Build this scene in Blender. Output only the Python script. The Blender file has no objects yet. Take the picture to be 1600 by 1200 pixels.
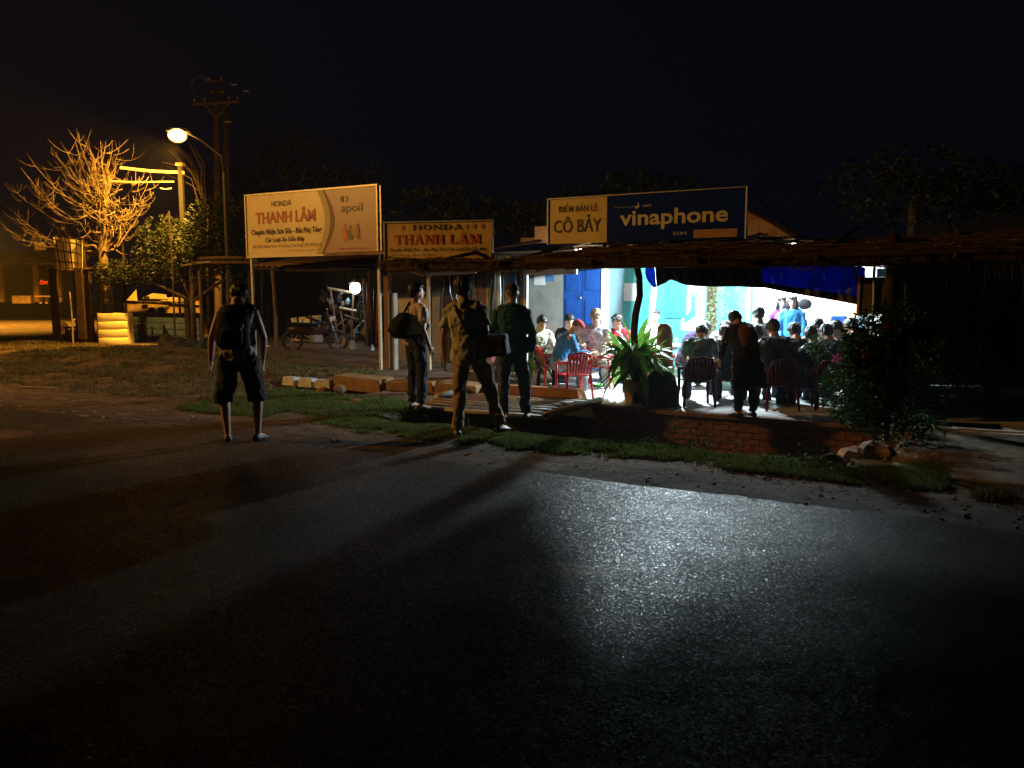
import bpy, bmesh, math, random
import numpy as np
from mathutils import Vector, Matrix, Euler, noise
random.seed(11); np.random.seed(11)
R = math.radians
sc = bpy.context.scene
C = sc.collection

# ---------------------------------------------------------------- camera
FPX = 1230.0                       # focal length in pixels of the 1600 px wide photograph
PITCH = math.atan(142/FPX)
CAMZ = 1.6
cam_d = bpy.data.cameras.new('camera'); cam = bpy.data.objects.new('camera', cam_d); C.objects.link(cam)
cam.location = (0, 0, CAMZ); cam.rotation_euler = (math.pi/2-PITCH, 0, 0)
cam_d.sensor_width = 36; cam_d.lens = FPX/1600*36; cam_d.clip_start = 0.05; cam_d.clip_end = 800
sc.camera = cam

# ---------------------------------------------------------------- night sky, exposure
w = bpy.data.worlds.new('World'); sc.world = w; w.use_nodes = True
nt = w.node_tree; nt.nodes.clear()
wo = nt.nodes.new('ShaderNodeOutputWorld'); bg = nt.nodes.new('ShaderNodeBackground')
bg.inputs[0].default_value = (0.32, 0.45, 0.95, 1); bg.inputs[1].default_value = 0.0042
nt.links.new(bg.outputs[0], wo.inputs[0])
sc.view_settings.view_transform = 'Standard'; sc.view_settings.look = 'None'
sc.view_settings.exposure = 0; sc.view_settings.gamma = 1; sc.view_settings.use_curve_mapping = False
cy = sc.cycles
cy.use_denoising = True
cy.max_bounces = 6; cy.diffuse_bounces = 3; cy.glossy_bounces = 3; cy.transmission_bounces = 4
cy.volume_bounces = 0; cy.caustics_reflective = False; cy.caustics_refractive = False
cy.sample_clamp_indirect = 4.0
SODIUM = (1.0, 0.48, 0.095); COOL = (0.76, 0.93, 1.0)
P_NEAR_LAMP, P_FAR_LAMP, P_TUBE, P_YARD = 6600, 6500, 1250, 14

# ---------------------------------------------------------------- street frame: u along the road, v away from it
T = R(28.6)
def W(u, v, z=0.0): return Vector((u*math.cos(T)+v*math.sin(T), -u*math.sin(T)+v*math.cos(T), z))
def UV(p): return (p.x*math.cos(T)-p.y*math.sin(T), p.x*math.sin(T)+p.y*math.cos(T))
def ray(px, py):
    a = (px-800)/FPX; b = (600-py)/FPX
    return Vector((a, math.cos(PITCH)+b*math.sin(PITCH), -math.sin(PITCH)+b*math.cos(PITCH)))
CP = Vector((0, 0, CAMZ))
def G(px, py, z=0.0): d = ray(px, py); return CP+d*((z-CAMZ)/d.z)       # where the photo's pixel meets the ground
def V(px, py, v):                                                        # ... meets the plane v
    d = ray(px, py); return CP+d*(v/(d.x*math.sin(T)+d.y*math.cos(T)))
def D(px, py, Y): d = ray(px, py); return CP+d*(Y/d.y)                   # ... at a distance

# ---------------------------------------------------------------- materials
MATS = {}
def mat(name, col, rough=.7, var=.25, scale=6, bump=0.0, bscale=40, metal=0.0, col2=None, spec=.5, stretch=None, trans=0.0):
    if name in MATS: return MATS[name]
    if rough >= .8: spec = min(spec, .12)
    m = bpy.data.materials.new(name); m.use_nodes = True; n = m.node_tree; L = n.links
    b = n.nodes['Principled BSDF']; b.inputs['Roughness'].default_value = rough; b.inputs['Metallic'].default_value = metal
    b.inputs['Specular IOR Level'].default_value = spec
    tc = n.nodes.new('ShaderNodeTexCoord'); mp = n.nodes.new('ShaderNodeMapping'); L.new(tc.outputs['Object'], mp.inputs[0])
    if stretch: mp.inputs['Scale'].default_value = stretch
    nz = n.nodes.new('ShaderNodeTexNoise'); nz.inputs['Scale'].default_value = scale; nz.inputs['Detail'].default_value = 6; nz.inputs['Roughness'].default_value = .65
    L.new(mp.outputs[0], nz.inputs['Vector'])
    rp = n.nodes.new('ShaderNodeValToRGB'); rp.color_ramp.elements[0].position = .32; rp.color_ramp.elements[1].position = .68
    c = Vector(col[:3]); c2 = Vector(col2) if col2 else c*(1-var)
    c1 = c if col2 else Vector([min(1, x*(1+var*.4)) for x in c])
    rp.color_ramp.elements[0].color = (*c2, 1); rp.color_ramp.elements[1].color = (*c1, 1)
    L.new(nz.outputs[0], rp.inputs[0]); L.new(rp.outputs[0], b.inputs['Base Color'])
    if bump:
        n2 = n.nodes.new('ShaderNodeTexNoise'); n2.inputs['Scale'].default_value = bscale; n2.inputs['Detail'].default_value = 4
        L.new(mp.outputs[0], n2.inputs['Vector'])
        bp = n.nodes.new('ShaderNodeBump'); bp.inputs['Strength'].default_value = 1; bp.inputs['Distance'].default_value = bump
        L.new(n2.outputs[0], bp.inputs['Height']); L.new(bp.outputs[0], b.inputs['Normal'])
    if trans:
        tr = n.nodes.new('ShaderNodeBsdfTranslucent'); L.new(rp.outputs[0], tr.inputs[0])
        mx = n.nodes.new('ShaderNodeMixShader'); mx.inputs[0].default_value = trans
        L.new(b.outputs[0], mx.inputs[1]); L.new(tr.outputs[0], mx.inputs[2]); L.new(mx.outputs[0], n.nodes['Material Output'].inputs[0])
    MATS[name] = m; return m
def emit(name, col, s):
    if name in MATS: return MATS[name]
    m = bpy.data.materials.new(name); m.use_nodes = True; n = m.node_tree
    b = n.nodes['Principled BSDF']; b.inputs['Emission Color'].default_value = (*col, 1); b.inputs['Emission Strength'].default_value = s
    b.inputs['Base Color'].default_value = (.8, .8, .8, 1)
    MATS[name] = m; return m

WOOD = mat('weathered wood', (.17, .105, .06), .85, .5, 5, .003, 60, stretch=(3, 3, .6))
DWOOD = mat('dark old wood', (.05, .032, .02), .85, .5, 6, .003, 60)
BARK = mat('bare bark', (.25, .19, .11), .85, .6, 9, .002, 50)
DBARK = mat('dark bark', (.10, .075, .05), .9, .4, 9, .003, 40)
STRAW = mat('dry thatch', (.13, .08, .04), .9, .55, 14)
BAMBOO = mat('pale bamboo', (.36, .29, .17), .5, .35, 8, .001, 40)
TIN = mat('rusty tin', (.22, .14, .09), .6, .6, 3, .002, 30, metal=.25)
BLUETIN = mat('blue grey tin', (.20, .33, .40), .55, .4, 4, .001, 30, metal=.2)
YELTIN = mat('cream tin', (.78, .68, .34), .55, .15, 3, .001, 20)
GALV = mat('galvanised pipe', (.5, .52, .54), .4, .25, 10, metal=.6)
WHITEP = mat('white painted frame', (.78, .79, .78), .5, .12, 6)
CONC = mat('old concrete', (.34, .30, .25), .9, .35, 6, .004, 40)
BRICK = mat('worn brick', (.21, .09, .045), .9, .45, 9, .004, 50)
MORTAR = mat('mortar', (.26, .19, .13), .95, .3, 12, .004, 50)
REDPL = mat('red plastic', (.62, .02, .022), .32, .12, 4)
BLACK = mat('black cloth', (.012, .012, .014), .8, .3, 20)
RUBBER = mat('black rubber', (.018, .018, .018), .7, .3, 20, .002, 60)
SKIN = mat('tan skin', (.42, .23, .145), .55, .12, 20)
SKIN2 = mat('fair skin', (.60, .39, .29), .5, .1, 20)
HAIR = mat('black hair', (.012, .010, .009), .45, .4, 60, .004, 120)
BHAIR = mat('light brown hair', (.42, .26, .12), .5, .4, 60, .004, 120)
DARKEYE = mat('dark eye', (.02, .015, .012), .3, .1)
LIP = mat('lip', (.30, .10, .08), .5, .1)
LEAF = mat('long green leaf', (.17, .38, .04), .4, .45, 10, col2=(.07, .19, .025), trans=.45)
LEAF2 = mat('bush leaf', (.03, .075, .018), .85, .45, 10, trans=.2)
FOL = mat('night foliage', (.035, .055, .016), .6, .5, 5, trans=.15)
PINK = mat('pink petal', (.40, .07, .12), .6, .2, trans=.2)
TERRA = mat('clay pot', (.42, .24, .12), .8, .3, 8, .002, 40)

# ---------------------------------------------------------------- mesh building
def rot_to(d):
    d = Vector(d).normalized(); return d.to_track_quat('Z', 'Y').to_matrix()
class MB:
    def __init__(s): s.v = []; s.f = []
    def add(s, vs, fs):
        o = len(s.v); s.v += [Vector(x) for x in vs]; s.f += [tuple(i+o for i in f) for f in fs]; return s
    def box(s, c, d, rot=None, taper=1.0):
        c = Vector(c); x, y, z = d[0]/2, d[1]/2, d[2]/2
        vs = [Vector((sx*x*(taper if sz > 0 else 1), sy*y*(taper if sz > 0 else 1), sz*z)) for sz in (-1, 1) for sx, sy in ((-1, -1), (1, -1), (1, 1), (-1, 1))]
        if rot is not None:
            m = rot.to_matrix() if hasattr(rot, 'to_matrix') else rot
            vs = [m @ q for q in vs]
        return s.add([q+c for q in vs], [(3, 2, 1, 0), (4, 5, 6, 7), (0, 1, 5, 4), (1, 2, 6, 5), (2, 3, 7, 6), (3, 0, 4, 7)])
    def rings(s, rs, n=10, cap=True):
        """rs: (centre, axis a, axis b) -> closed loft"""
        vs = []; fs = []
        for c, a, b in rs:
            c = Vector(c); a = Vector(a); b = Vector(b)
            for k in range(n):
                t = 2*math.pi*k/n; vs.append(c+a*math.cos(t)+b*math.sin(t))
        for i in range(len(rs)-1):
            for k in range(n):
                fs.append((i*n+k, i*n+(k+1) % n, (i+1)*n+(k+1) % n, (i+1)*n+k))
        if cap: fs.append(tuple(range(n-1, -1, -1))); fs.append(tuple((len(rs)-1)*n+k for k in range(n)))
        return s.add(vs, fs)
    def tube(s, pts, r, n=8):
        pts = [Vector(p) for p in pts]; rr = r if isinstance(r, (list, tuple)) else [r]*len(pts)
        rs = []; up = None
        for i, p in enumerate(pts):
            d = (pts[min(i+1, len(pts)-1)]-pts[max(i-1, 0)]).normalized()
            if up is None: up = Vector((0, 0, 1)) if abs(d.z) < .9 else Vector((0, 1, 0))
            a = d.cross(up)
            if a.length < 1e-4: a = d.orthogonal()
            a.normalize(); b = d.cross(a).normalized(); up = -b if b.dot(up) < 0 else b
            rs.append((p, a*rr[i], d.cross(a).normalized()*rr[i]))
        return s.rings(rs, n)
    def ball(s, c, r, seg=12, rot=None, rows=8):
        c = Vector(c); r = (r, r, r) if not isinstance(r, (tuple, list)) else r; vs = []; fs = []
        for i in range(1, rows):
            t = math.pi*i/rows
            for k in range(seg):
                p = 2*math.pi*k/seg; vs.append(Vector((math.sin(t)*math.cos(p)*r[0], math.sin(t)*math.sin(p)*r[1], math.cos(t)*r[2])))
        vs += [Vector((0, 0, r[2])), Vector((0, 0, -r[2]))]; a = len(vs)-2; b = a+1
        for i in range(rows-2):
            for k in range(seg): fs.append((i*seg+k, (i+1)*seg+k, (i+1)*seg+(k+1) % seg, i*seg+(k+1) % seg))
        for k in range(seg):
            fs.append((a, k, (k+1) % seg)); fs.append((b, (rows-2)*seg+(k+1) % seg, (rows-2)*seg+k))
        if rot is not None: vs = [rot @ q for q in vs]
        return s.add([q+c for q in vs], fs)
    def lathe(s, c, prof, n=14):
        return s.rings([((c[0], c[1], c[2]+z), (r, 0, 0), (0, r, 0)) for r, z in prof], n)
    def prism(s, poly, y0, y1):
        """polygon of (x,z) extruded along y"""
        n = len(poly)
        return s.add([(x, y0, z) for x, z in poly]+[(x, y1, z) for x, z in poly],
                     [tuple(range(n)), tuple(range(2*n-1, n-1, -1))]+[(k, k+n, (k+1) % n+n, (k+1) % n) for k in range(n)])
    def grid(s, f, nu, nv, thick=0.0):
        vs = [Vector(f(i/nu, j/nv)) for j in range(nv+1) for i in range(nu+1)]
        fs = [(j*(nu+1)+i, j*(nu+1)+i+1, (j+1)*(nu+1)+i+1, (j+1)*(nu+1)+i) for j in range(nv) for i in range(nu)]
        if thick:
            o = len(vs); off = Vector(thick) if not isinstance(thick, float) else Vector((0, thick, 0))
            vs += [q+off for q in vs]; fs += [tuple(x+o for x in reversed(q)) for q in fs]
            bd = [i for i in range(nu+1)]+[j*(nu+1)+nu for j in range(1, nv+1)]+[nv*(nu+1)+i for i in range(nu-1, -1, -1)]+[j*(nu+1) for j in range(nv-1, 0, -1)]
            for k in range(len(bd)):
                a, b = bd[k], bd[(k+1) % len(bd)]; fs.append((b, a, a+o, b+o))
        return s.add(vs, fs)
    def mesh(s, name, smooth=False):
        m = bpy.data.meshes.new(name); m.from_pydata([tuple(q) for q in s.v], [], s.f); m.update()
        if smooth: m.polygons.foreach_set('use_smooth', [True]*len(m.polygons))
        return m
    def build(s, name, ma, parent=None, smooth=False, world=False):
        if world and parent is not None:
            inv = (Matrix.Translation(parent.location) @ parent.rotation_euler.to_matrix().to_4x4()).inverted()
            s.v = [inv @ q for q in s.v]
        return link(name, s.mesh(name, smooth), ma, parent)
def link(name, me, ma, parent=None):
    o = bpy.data.objects.new(name, me); C.objects.link(o)
    if ma is not None and not me.materials: me.materials.append(ma)
    if parent is not None: o.parent = parent
    return o
def tag(o, label=None, cat=None, group=None, kind=None):
    if label: o['label'] = label
    if cat: o['category'] = cat
    if group: o['group'] = group
    if kind: o['kind'] = kind
    return o
def thing(name, label, cat, loc=(0, 0, 0), rz=0.0, group=None):
    o = bpy.data.objects.new(name, None); C.objects.link(o); o.empty_display_size = .1
    o.location = loc; o.rotation_euler = (0, 0, rz); return tag(o, label, cat, group)
def street(name, label, cat, loc, group=None): return thing(name, label, cat, loc, -T, group)
def copy_tree(o, parent=None):
    c = o.copy(); C.objects.link(c); c.parent = parent
    for k in [x for x in o.children]: copy_tree(k, c)
    return c
def lamp(name, parent, loc, power, col, radius=.1, kind='POINT', **kw):
    l = bpy.data.lights.new(name, kind); l.energy = power; l.color = col
    if kind == 'AREA': l.shape = 'RECTANGLE'; l.size, l.size_y = kw['size']
    else: l.shadow_soft_size = radius
    if kind == 'SPOT': l.spot_size = R(kw['cone']); l.spot_blend = kw.get('blend', .4)
    o = bpy.data.objects.new(name, l); C.objects.link(o); o.parent = parent; o.location = loc
    if 'rot' in kw: o.rotation_euler = kw['rot']
    return o

def text_verts(s, bold=0.0, res=3, shear=0.0):
    cu = bpy.data.curves.new('t', 'FONT'); cu.body = s; cu.size = 1; cu.offset = bold; cu.resolution_u = res; cu.shear = shear
    o = bpy.data.objects.new('t', cu); C.objects.link(o)
    me = bpy.data.meshes.new_from_object(o)
    vs = [v.co.copy() for v in me.vertices]; fs = [tuple(p.vertices) for p in me.polygons]
    bpy.data.objects.remove(o); bpy.data.curves.remove(cu); bpy.data.meshes.remove(me)
    return vs, fs
def lettering(name, s, x0, x1, z0, z1, ma, parent, y=-.004, bold=0.012, shear=0.0, slab=False):
    """flat letters standing in the local xz plane, fitted to a box"""
    vs, fs = slab_verts(s) if slab else text_verts(s, bold, shear=shear)
    ax, bx = min(q.x for q in vs), max(q.x for q in vs); ay, by = min(q.y for q in vs), max(q.y for q in vs)
    m = MB(); m.add([(x0+(q.x-ax)/(bx-ax)*(x1-x0), y-q.z, z0+(q.y-ay)/(by-ay)*(z1-z0)) for q in vs], [tuple(f) for f in fs])
    return m.build(name, ma, parent)
def slab_verts(s):
    """slab-serif capitals drawn as strokes"""
    vs = []; fs = []; k = 0; X = 0.0
    def quad(a, b, w, dx=True):
        nonlocal k
        (x0, y0), (x1, y1) = a, b
        off = (w/2, 0) if dx else (0, w/2)
        o = len(vs); z = k*.0003; k += 1
        for x, y in ((x0-off[0], y0-off[1]), (x0+off[0], y0+off[1]), (x1+off[0], y1+off[1]), (x1-off[0], y1-off[1])): vs.append(Vector((X+x, y, z)))
        fs.append((o, o+1, o+2, o+3))
    def ser(x, y, w=.30): quad((x-w/2, y), (x+w/2, y), .1, False)
    def arc(cx, cy, rx, ry, a0, a1, wx, wy, n=14):
        nonlocal k
        o = len(vs); z = k*.0003; k += 1
        for i in range(n+1):
            t = R(a0+(a1-a0)*i/n); c, q = math.cos(t), math.sin(t)
            vs.append(Vector((X+cx+rx*c, cy+ry*q, z))); vs.append(Vector((X+cx+(rx-wx)*c, cy+(ry-wy)*q, z)))
        for i in range(n): fs.append((o+2*i, o+2*i+1, o+2*i+3, o+2*i+2))
    th, tn = .2, .1
    for ch in s:
        if ch == ' ': X += .45; continue
        if ch == 'H':
            for x in (.15, .75): quad((x, 0), (x, 1), th); ser(x, .05); ser(x, .95)
            quad((.15, .5), (.75, .5), tn, False); wd = .92
        elif ch == 'T':
            quad((.42, 0), (.42, 1), th); ser(.42, .05, .36); quad((0, .94), (.84, .94), .12, False)
            quad((.04, .72), (.04, .95), .08); quad((.8, .72), (.8, .95), .08); wd = .86
        elif ch == 'L':
            quad((.17, 0), (.17, 1), th); ser(.17, .95, .34); quad((.02, .06), (.72, .06), .12, False); quad((.69, .05), (.69, .34), .08); wd = .76
        elif ch in 'AÂ':
            quad((.12, 0), (.44, 1), .1); quad((.78, 0), (.46, 1), th+.02); quad((.22, .33), (.68, .33), .09, False); ser(.12, .04, .28); ser(.78, .04, .32)
            if ch == 'Â': quad((.25, 1.08), (.45, 1.26), .12); quad((.65, 1.08), (.45, 1.26), .12)
            wd = .93
        elif ch == 'N':
            quad((.15, 0), (.15, 1), .11); quad((.8, 0), (.8, 1), .11); quad((.17, 1), (.78, 0), .22); ser(.15, .05, .28); ser(.8, .95, .28); ser(.1, .95, .2); wd = .95
        elif ch == 'M':
            quad((.15, 0), (.18, 1), .1); quad((.95, 0), (.93, 1), th); quad((.2, 1), (.55, .1), .2); quad((.9, 1), (.55, .1), .1); ser(.15, .05, .28); ser(.95, .05, .3); ser(.95, .95, .26); ser(.13, .95, .2); wd = 1.1
        elif ch == 'O': arc(.42, .5, .42, .52, 0, 360, .19, .1, 20); wd = .88
        elif ch == 'D':
            quad((.15, 0), (.15, 1), th); arc(.35, .5, .47, .5, -90, 90, .19, .11); quad((.02, .055), (.36, .055), .11, False); quad((.02, .945), (.36, .945), .11, False); wd = .88
        else: wd = .5
        X += wd+.1
    return vs, fs

# ================================================================ THE SETTING
def sm(a, b, x): t = max(0, min(1, (x-a)/(b-a))); return t*t*(3-2*t)
def H(u, v):
    """height of the ground in the street frame"""
    if v < 6.0: return -.03
    z = .02*noise.noise(Vector((u*.7, v*.7, 0)))+.012*noise.noise(Vector((u*3, v*3, 2)))
    z *= sm(6.0, 6.6, v)
    far = sm(13, 18, v)*0.0
    d = .80*sm(7.75, 8.35, v+.18*noise.noise(Vector((u*1.3, 0, 5))))*(1-sm(10.44, 10.52, v))*(1-sm(-1.0, -.1, u+.3*noise.noise(Vector((v*2, 3, 1)))))*sm(-6.6, -5.6, u)
    d2 = .35*sm(9.7, 10.0, v)*(1-sm(10.45, 10.6, v))*sm(-10.6, -9.8, u)*(1-sm(-8.6, -8.0, u+.4*noise.noise(Vector((v*3, 1, 1)))))
    yard = .07*sm(10.55, 10.8, v)*(1-sm(-6.9, -6.7, u))
    berm = .16*math.exp(-((u+17)/4)**2-((v-12.5)/1.8)**2)
    return z-d-d2+yard+berm+(.05*noise.noise(Vector((u*4, v*4, 9)))*sm(.1, .5, d))

us = list(np.linspace(-260, -30, 14))+list(np.linspace(-29, -14.2, 50))+list(np.linspace(-14, 5, 260))+list(np.linspace(5.3, 200, 20))
vs_ = list(np.linspace(-150, -5, 8))+[0, 3, 5, 5.95]+list(np.linspace(6.0, 11.2, 90))+list(np.linspace(11.4, 18, 26))+list(np.linspace(19, 300, 26))
gm = MB(); gm.v = [Vector((u, v, H(u, v))) for v in vs_ for u in us]
nu = len(us); gm.f = [(j*nu+i, j*nu+i+1, (j+1)*nu+i+1, (j+1)*nu+i) for j in range(len(vs_)-1) for i in range(nu-1)]

def ground_mat():
    m = bpy.data.materials.new('dirt and verge'); m.use_nodes = True; n = m.node_tree; L = n.links; N = n.nodes.new
    b = n.nodes['Principled BSDF']; b.inputs['Roughness'].default_value = .95; b.inputs['Specular IOR Level'].default_value = .2
    tc = N('ShaderNodeTexCoord')
    def noi(s, d=8):
        q = N('ShaderNodeTexNoise'); q.inputs['Scale'].default_value = s; q.inputs['Detail'].default_value = d; q.inputs['Roughness'].default_value = .7; L.new(tc.outputs['Object'], q.inputs['Vector']); return q.outputs[0]
    r1 = N('ShaderNodeValToRGB'); e = r1.color_ramp.elements
    e[0].position = .35; e[0].color = (.085, .055, .034, 1); e[1].position = .66; e[1].color = (.26, .19, .125, 1)
    L.new(noi(2.5), r1.inputs[0])
    r2 = N('ShaderNodeValToRGB'); e = r2.color_ramp.elements
    e[0].position = .45; e[0].color = (0, 0, 0, 1); e[1].position = .6; e[1].color = (1, 1, 1, 1); L.new(noi(11), r2.inputs[0])
    mx = N('ShaderNodeMixRGB'); mx.blend_type = 'MULTIPLY'; mx.inputs[2].default_value = (.62, .58, .52, 1)
    L.new(r2.outputs[0], mx.inputs[0]); L.new(r1.outputs[0], mx.inputs[1])
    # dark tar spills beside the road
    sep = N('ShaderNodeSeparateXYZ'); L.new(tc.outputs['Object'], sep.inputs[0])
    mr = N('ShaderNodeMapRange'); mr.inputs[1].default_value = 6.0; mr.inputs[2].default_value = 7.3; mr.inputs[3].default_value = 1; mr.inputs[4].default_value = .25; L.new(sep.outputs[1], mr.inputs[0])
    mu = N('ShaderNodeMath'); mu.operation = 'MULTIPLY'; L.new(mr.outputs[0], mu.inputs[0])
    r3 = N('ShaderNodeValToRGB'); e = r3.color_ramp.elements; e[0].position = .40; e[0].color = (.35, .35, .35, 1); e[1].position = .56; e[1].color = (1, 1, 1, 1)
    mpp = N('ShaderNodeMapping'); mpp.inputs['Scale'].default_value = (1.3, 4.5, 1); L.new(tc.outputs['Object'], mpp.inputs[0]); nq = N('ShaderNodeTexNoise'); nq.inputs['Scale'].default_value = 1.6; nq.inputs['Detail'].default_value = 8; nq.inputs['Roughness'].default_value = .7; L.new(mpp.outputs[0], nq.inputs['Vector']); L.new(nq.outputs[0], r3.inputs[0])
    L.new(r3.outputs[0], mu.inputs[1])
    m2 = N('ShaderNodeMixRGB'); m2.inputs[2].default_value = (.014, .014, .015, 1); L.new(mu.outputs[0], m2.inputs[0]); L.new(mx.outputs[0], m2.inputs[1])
    L.new(m2.outputs[0], b.inputs['Base Color'])
    bp = N('ShaderNodeBump'); bp.inputs['Distance'].default_value = .03; bp.inputs['Strength'].default_value = .9; L.new(noi(22), bp.inputs['Height'])
    b2 = N('ShaderNodeBump'); b2.inputs['Distance'].default_value = .05; b2.inputs['Strength'].default_value = .8; L.new(noi(5), b2.inputs['Height']); L.new(b2.outputs[0], bp.inputs['Normal'])
    L.new(bp.outputs[0], b.inputs['Normal'])
    return m
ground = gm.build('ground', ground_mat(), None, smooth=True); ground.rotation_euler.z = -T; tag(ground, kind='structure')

def road_mat():
    m = bpy.data.materials.new('worn asphalt'); m.use_nodes = True; n = m.node_tree; L = n.links; N = n.nodes.new
    b = n.nodes['Principled BSDF']; tc = N('ShaderNodeTexCoord'); b.inputs['Specular Tint'].default_value = (1, 1, 1, 1)
    def noi(s, d=6): q = N('ShaderNodeTexNoise'); q.inputs['Scale'].default_value = s; q.inputs['Detail'].default_value = d; q.inputs['Roughness'].default_value = .65; L.new(tc.outputs['Object'], q.inputs['Vector']); return q.outputs[0]
    vo = N('ShaderNodeTexVoronoi'); vo.inputs['Scale'].default_value = 95; L.new(tc.outputs['Object'], vo.inputs['Vector'])
    vo2 = N('ShaderNodeTexVoronoi'); vo2.inputs['Scale'].default_value = 150; L.new(tc.outputs['Object'], vo2.inputs['Vector'])
    r = N('ShaderNodeValToRGB'); e = r.color_ramp.elements; e[0].position = .3; e[0].color = (.024, .020, .017, 1); e[1].position = .75; e[1].color = (.060, .050, .042, 1); L.new(noi(1.3), r.inputs[0])
    du = N('ShaderNodeValToRGB'); e = du.color_ramp.elements; e[0].position = .56; e[0].color = (0, 0, 0, 1); e[1].position = .70; e[1].color = (1, 1, 1, 1); L.new(noi(.9, 9), du.inputs[0])
    dm = N('ShaderNodeMixRGB'); dm.inputs[2].default_value = (.13, .085, .05, 1); L.new(du.outputs[0], dm.inputs[0]); L.new(r.outputs[0], dm.inputs[1])
    sc_ = N('ShaderNodeMixRGB'); sc_.blend_type = 'MULTIPLY'; sc_.inputs[0].default_value = .75; L.new(dm.outputs[0], sc_.inputs[1])
    bw = N('ShaderNodeSeparateColor'); L.new(vo.outputs['Color'], bw.inputs[0])
    rr = N('ShaderNodeValToRGB'); rr.color_ramp.elements[0].color = (.3, .3, .3, 1); rr.color_ramp.elements[1].color = (1.8, 1.8, 1.8, 1); L.new(bw.outputs[0], rr.inputs[0]); L.new(rr.outputs[0], sc_.inputs[2])
    L.new(sc_.outputs[0], b.inputs['Base Color'])
    ro = N('ShaderNodeMapRange'); ro.inputs[1].default_value = .3; ro.inputs[2].default_value = .7; ro.inputs[3].default_value = .40; ro.inputs[4].default_value = .58; L.new(noi(3), ro.inputs[0])
    gl = N('ShaderNodeMapRange'); gl.inputs[1].default_value = .0; gl.inputs[2].default_value = .35; gl.inputs[3].default_value = -.26; gl.inputs[4].default_value = .06; L.new(bw.outputs[1], gl.inputs[0])
    sp = N('ShaderNodeMapRange'); sp.inputs[1].default_value = .0; sp.inputs[2].default_value = .45; sp.inputs[3].default_value = .34; sp.inputs[4].default_value = .02; L.new(bw.outputs[1], sp.inputs[0]); L.new(sp.outputs[0], b.inputs['Specular IOR Level'])
    ra = N('ShaderNodeMath'); ra.operation = 'ADD'; L.new(ro.outputs[0], ra.inputs[0]); L.new(gl.outputs[0], ra.inputs[1]); L.new(ra.outputs[0], b.inputs['Roughness'])
    # each stone tips its own way
    geo = N('ShaderNodeNewGeometry'); s1_ = N('ShaderNodeVectorMath'); s1_.operation = 'SUBTRACT'; s1_.inputs[1].default_value = (.5, .5, .5); L.new(vo.outputs['Color'], s1_.inputs[0])
    s2_ = N('ShaderNodeVectorMath'); s2_.operation = 'SCALE'; s2_.inputs['Scale'].default_value = .34; L.new(s1_.outputs[0], s2_.inputs[0])
    s3_ = N('ShaderNodeVectorMath'); s3_.operation = 'ADD'; L.new(s2_.outputs[0], s3_.inputs[0]); L.new(geo.outputs['Normal'], s3_.inputs[1])
    s4_ = N('ShaderNodeVectorMath'); s4_.operation = 'NORMALIZE'; L.new(s3_.outputs[0], s4_.inputs[0])
    nm = N('ShaderNodeBump'); nm.inputs['Distance'].default_value = .0035; nm.inputs['Strength'].default_value = .7; nm.invert = True; L.new(s4_.outputs[0], nm.inputs['Normal'])
    L.new(vo.outputs['Distance'], nm.inputs['Height'])
    n2 = N('ShaderNodeBump'); n2.inputs['Distance'].default_value = .004; n2.inputs['Strength'].default_value = .8; L.new(vo2.outputs['Color'], n2.inputs['Height']); L.new(nm.outputs[0], n2.inputs['Normal'])
    n3 = N('ShaderNodeBump'); n3.inputs['Distance'].default_value = .008; n3.inputs['Strength'].default_value = .4; L.new(noi(6), n3.inputs['Height']); L.new(n2.outputs[0], n3.inputs['Normal'])
    L.new(n3.outputs[0], b.inputs['Normal'])
    return m
rd = MB(); nn = 700
edge = lambda u: 6.32-.45*sm(-4.8, -7.5, -abs(u) if u > 0 else u)*0+.11*noise.noise(Vector((u*.8, 0, 7)))+.05*noise.noise(Vector((u*4, 0, 3)))
uu = [-150+ i*(130/40) for i in range(40)]+[-20+i*.05 for i in range(600)]+[10+i*5 for i in range(30)]
rd.v = [Vector((u, -9, .004)) for u in uu]+[Vector((u, edge(u)-.25, .012)) for u in uu]+[Vector((u, edge(u), -.012)) for u in uu]
k = len(uu); rd.f = [(i, i+1, k+i+1, k+i) for i in range(k-1)]+[(k+i, k+i+1, 2*k+i+1, 2*k+i) for i in range(k-1)]
road = rd.build('road', road_mat(), None, smooth=True); road.rotation_euler.z = -T; tag(road, kind='structure')

for (x0, y0, x1, y1, w_) in ((893, 911, 952, 917, .012), (966, 925, 1028, 931, .03), (1040, 942, 1112, 947, .022), (905, 700, 1010, 712, .0)):
    if not w_: continue
    a, b = G(x0, y0), G(x1, y1); cm = MB(); n_ = 12; pts = [a.lerp(b, i/n_)+Vector((0, .02*noise.noise(Vector((i*.7, x0, 0))), 0)) for i in range(n_+1)]
    for i, p in enumerate(pts): q = w_*math.sin(math.pi*i/n_)*(1+.4*math.sin(i*2.3)); cm.v += [Vector((p.x, p.y-q, .0085)), Vector((p.x, p.y+q, .0085))]
    cm.f = [(2*i, 2*i+2, 2*i+3, 2*i+1) for i in range(n_)]; tag(cm.build('road_crack', mat('tar crack', (.006, .006, .006), .9)), kind='structure')
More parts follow.
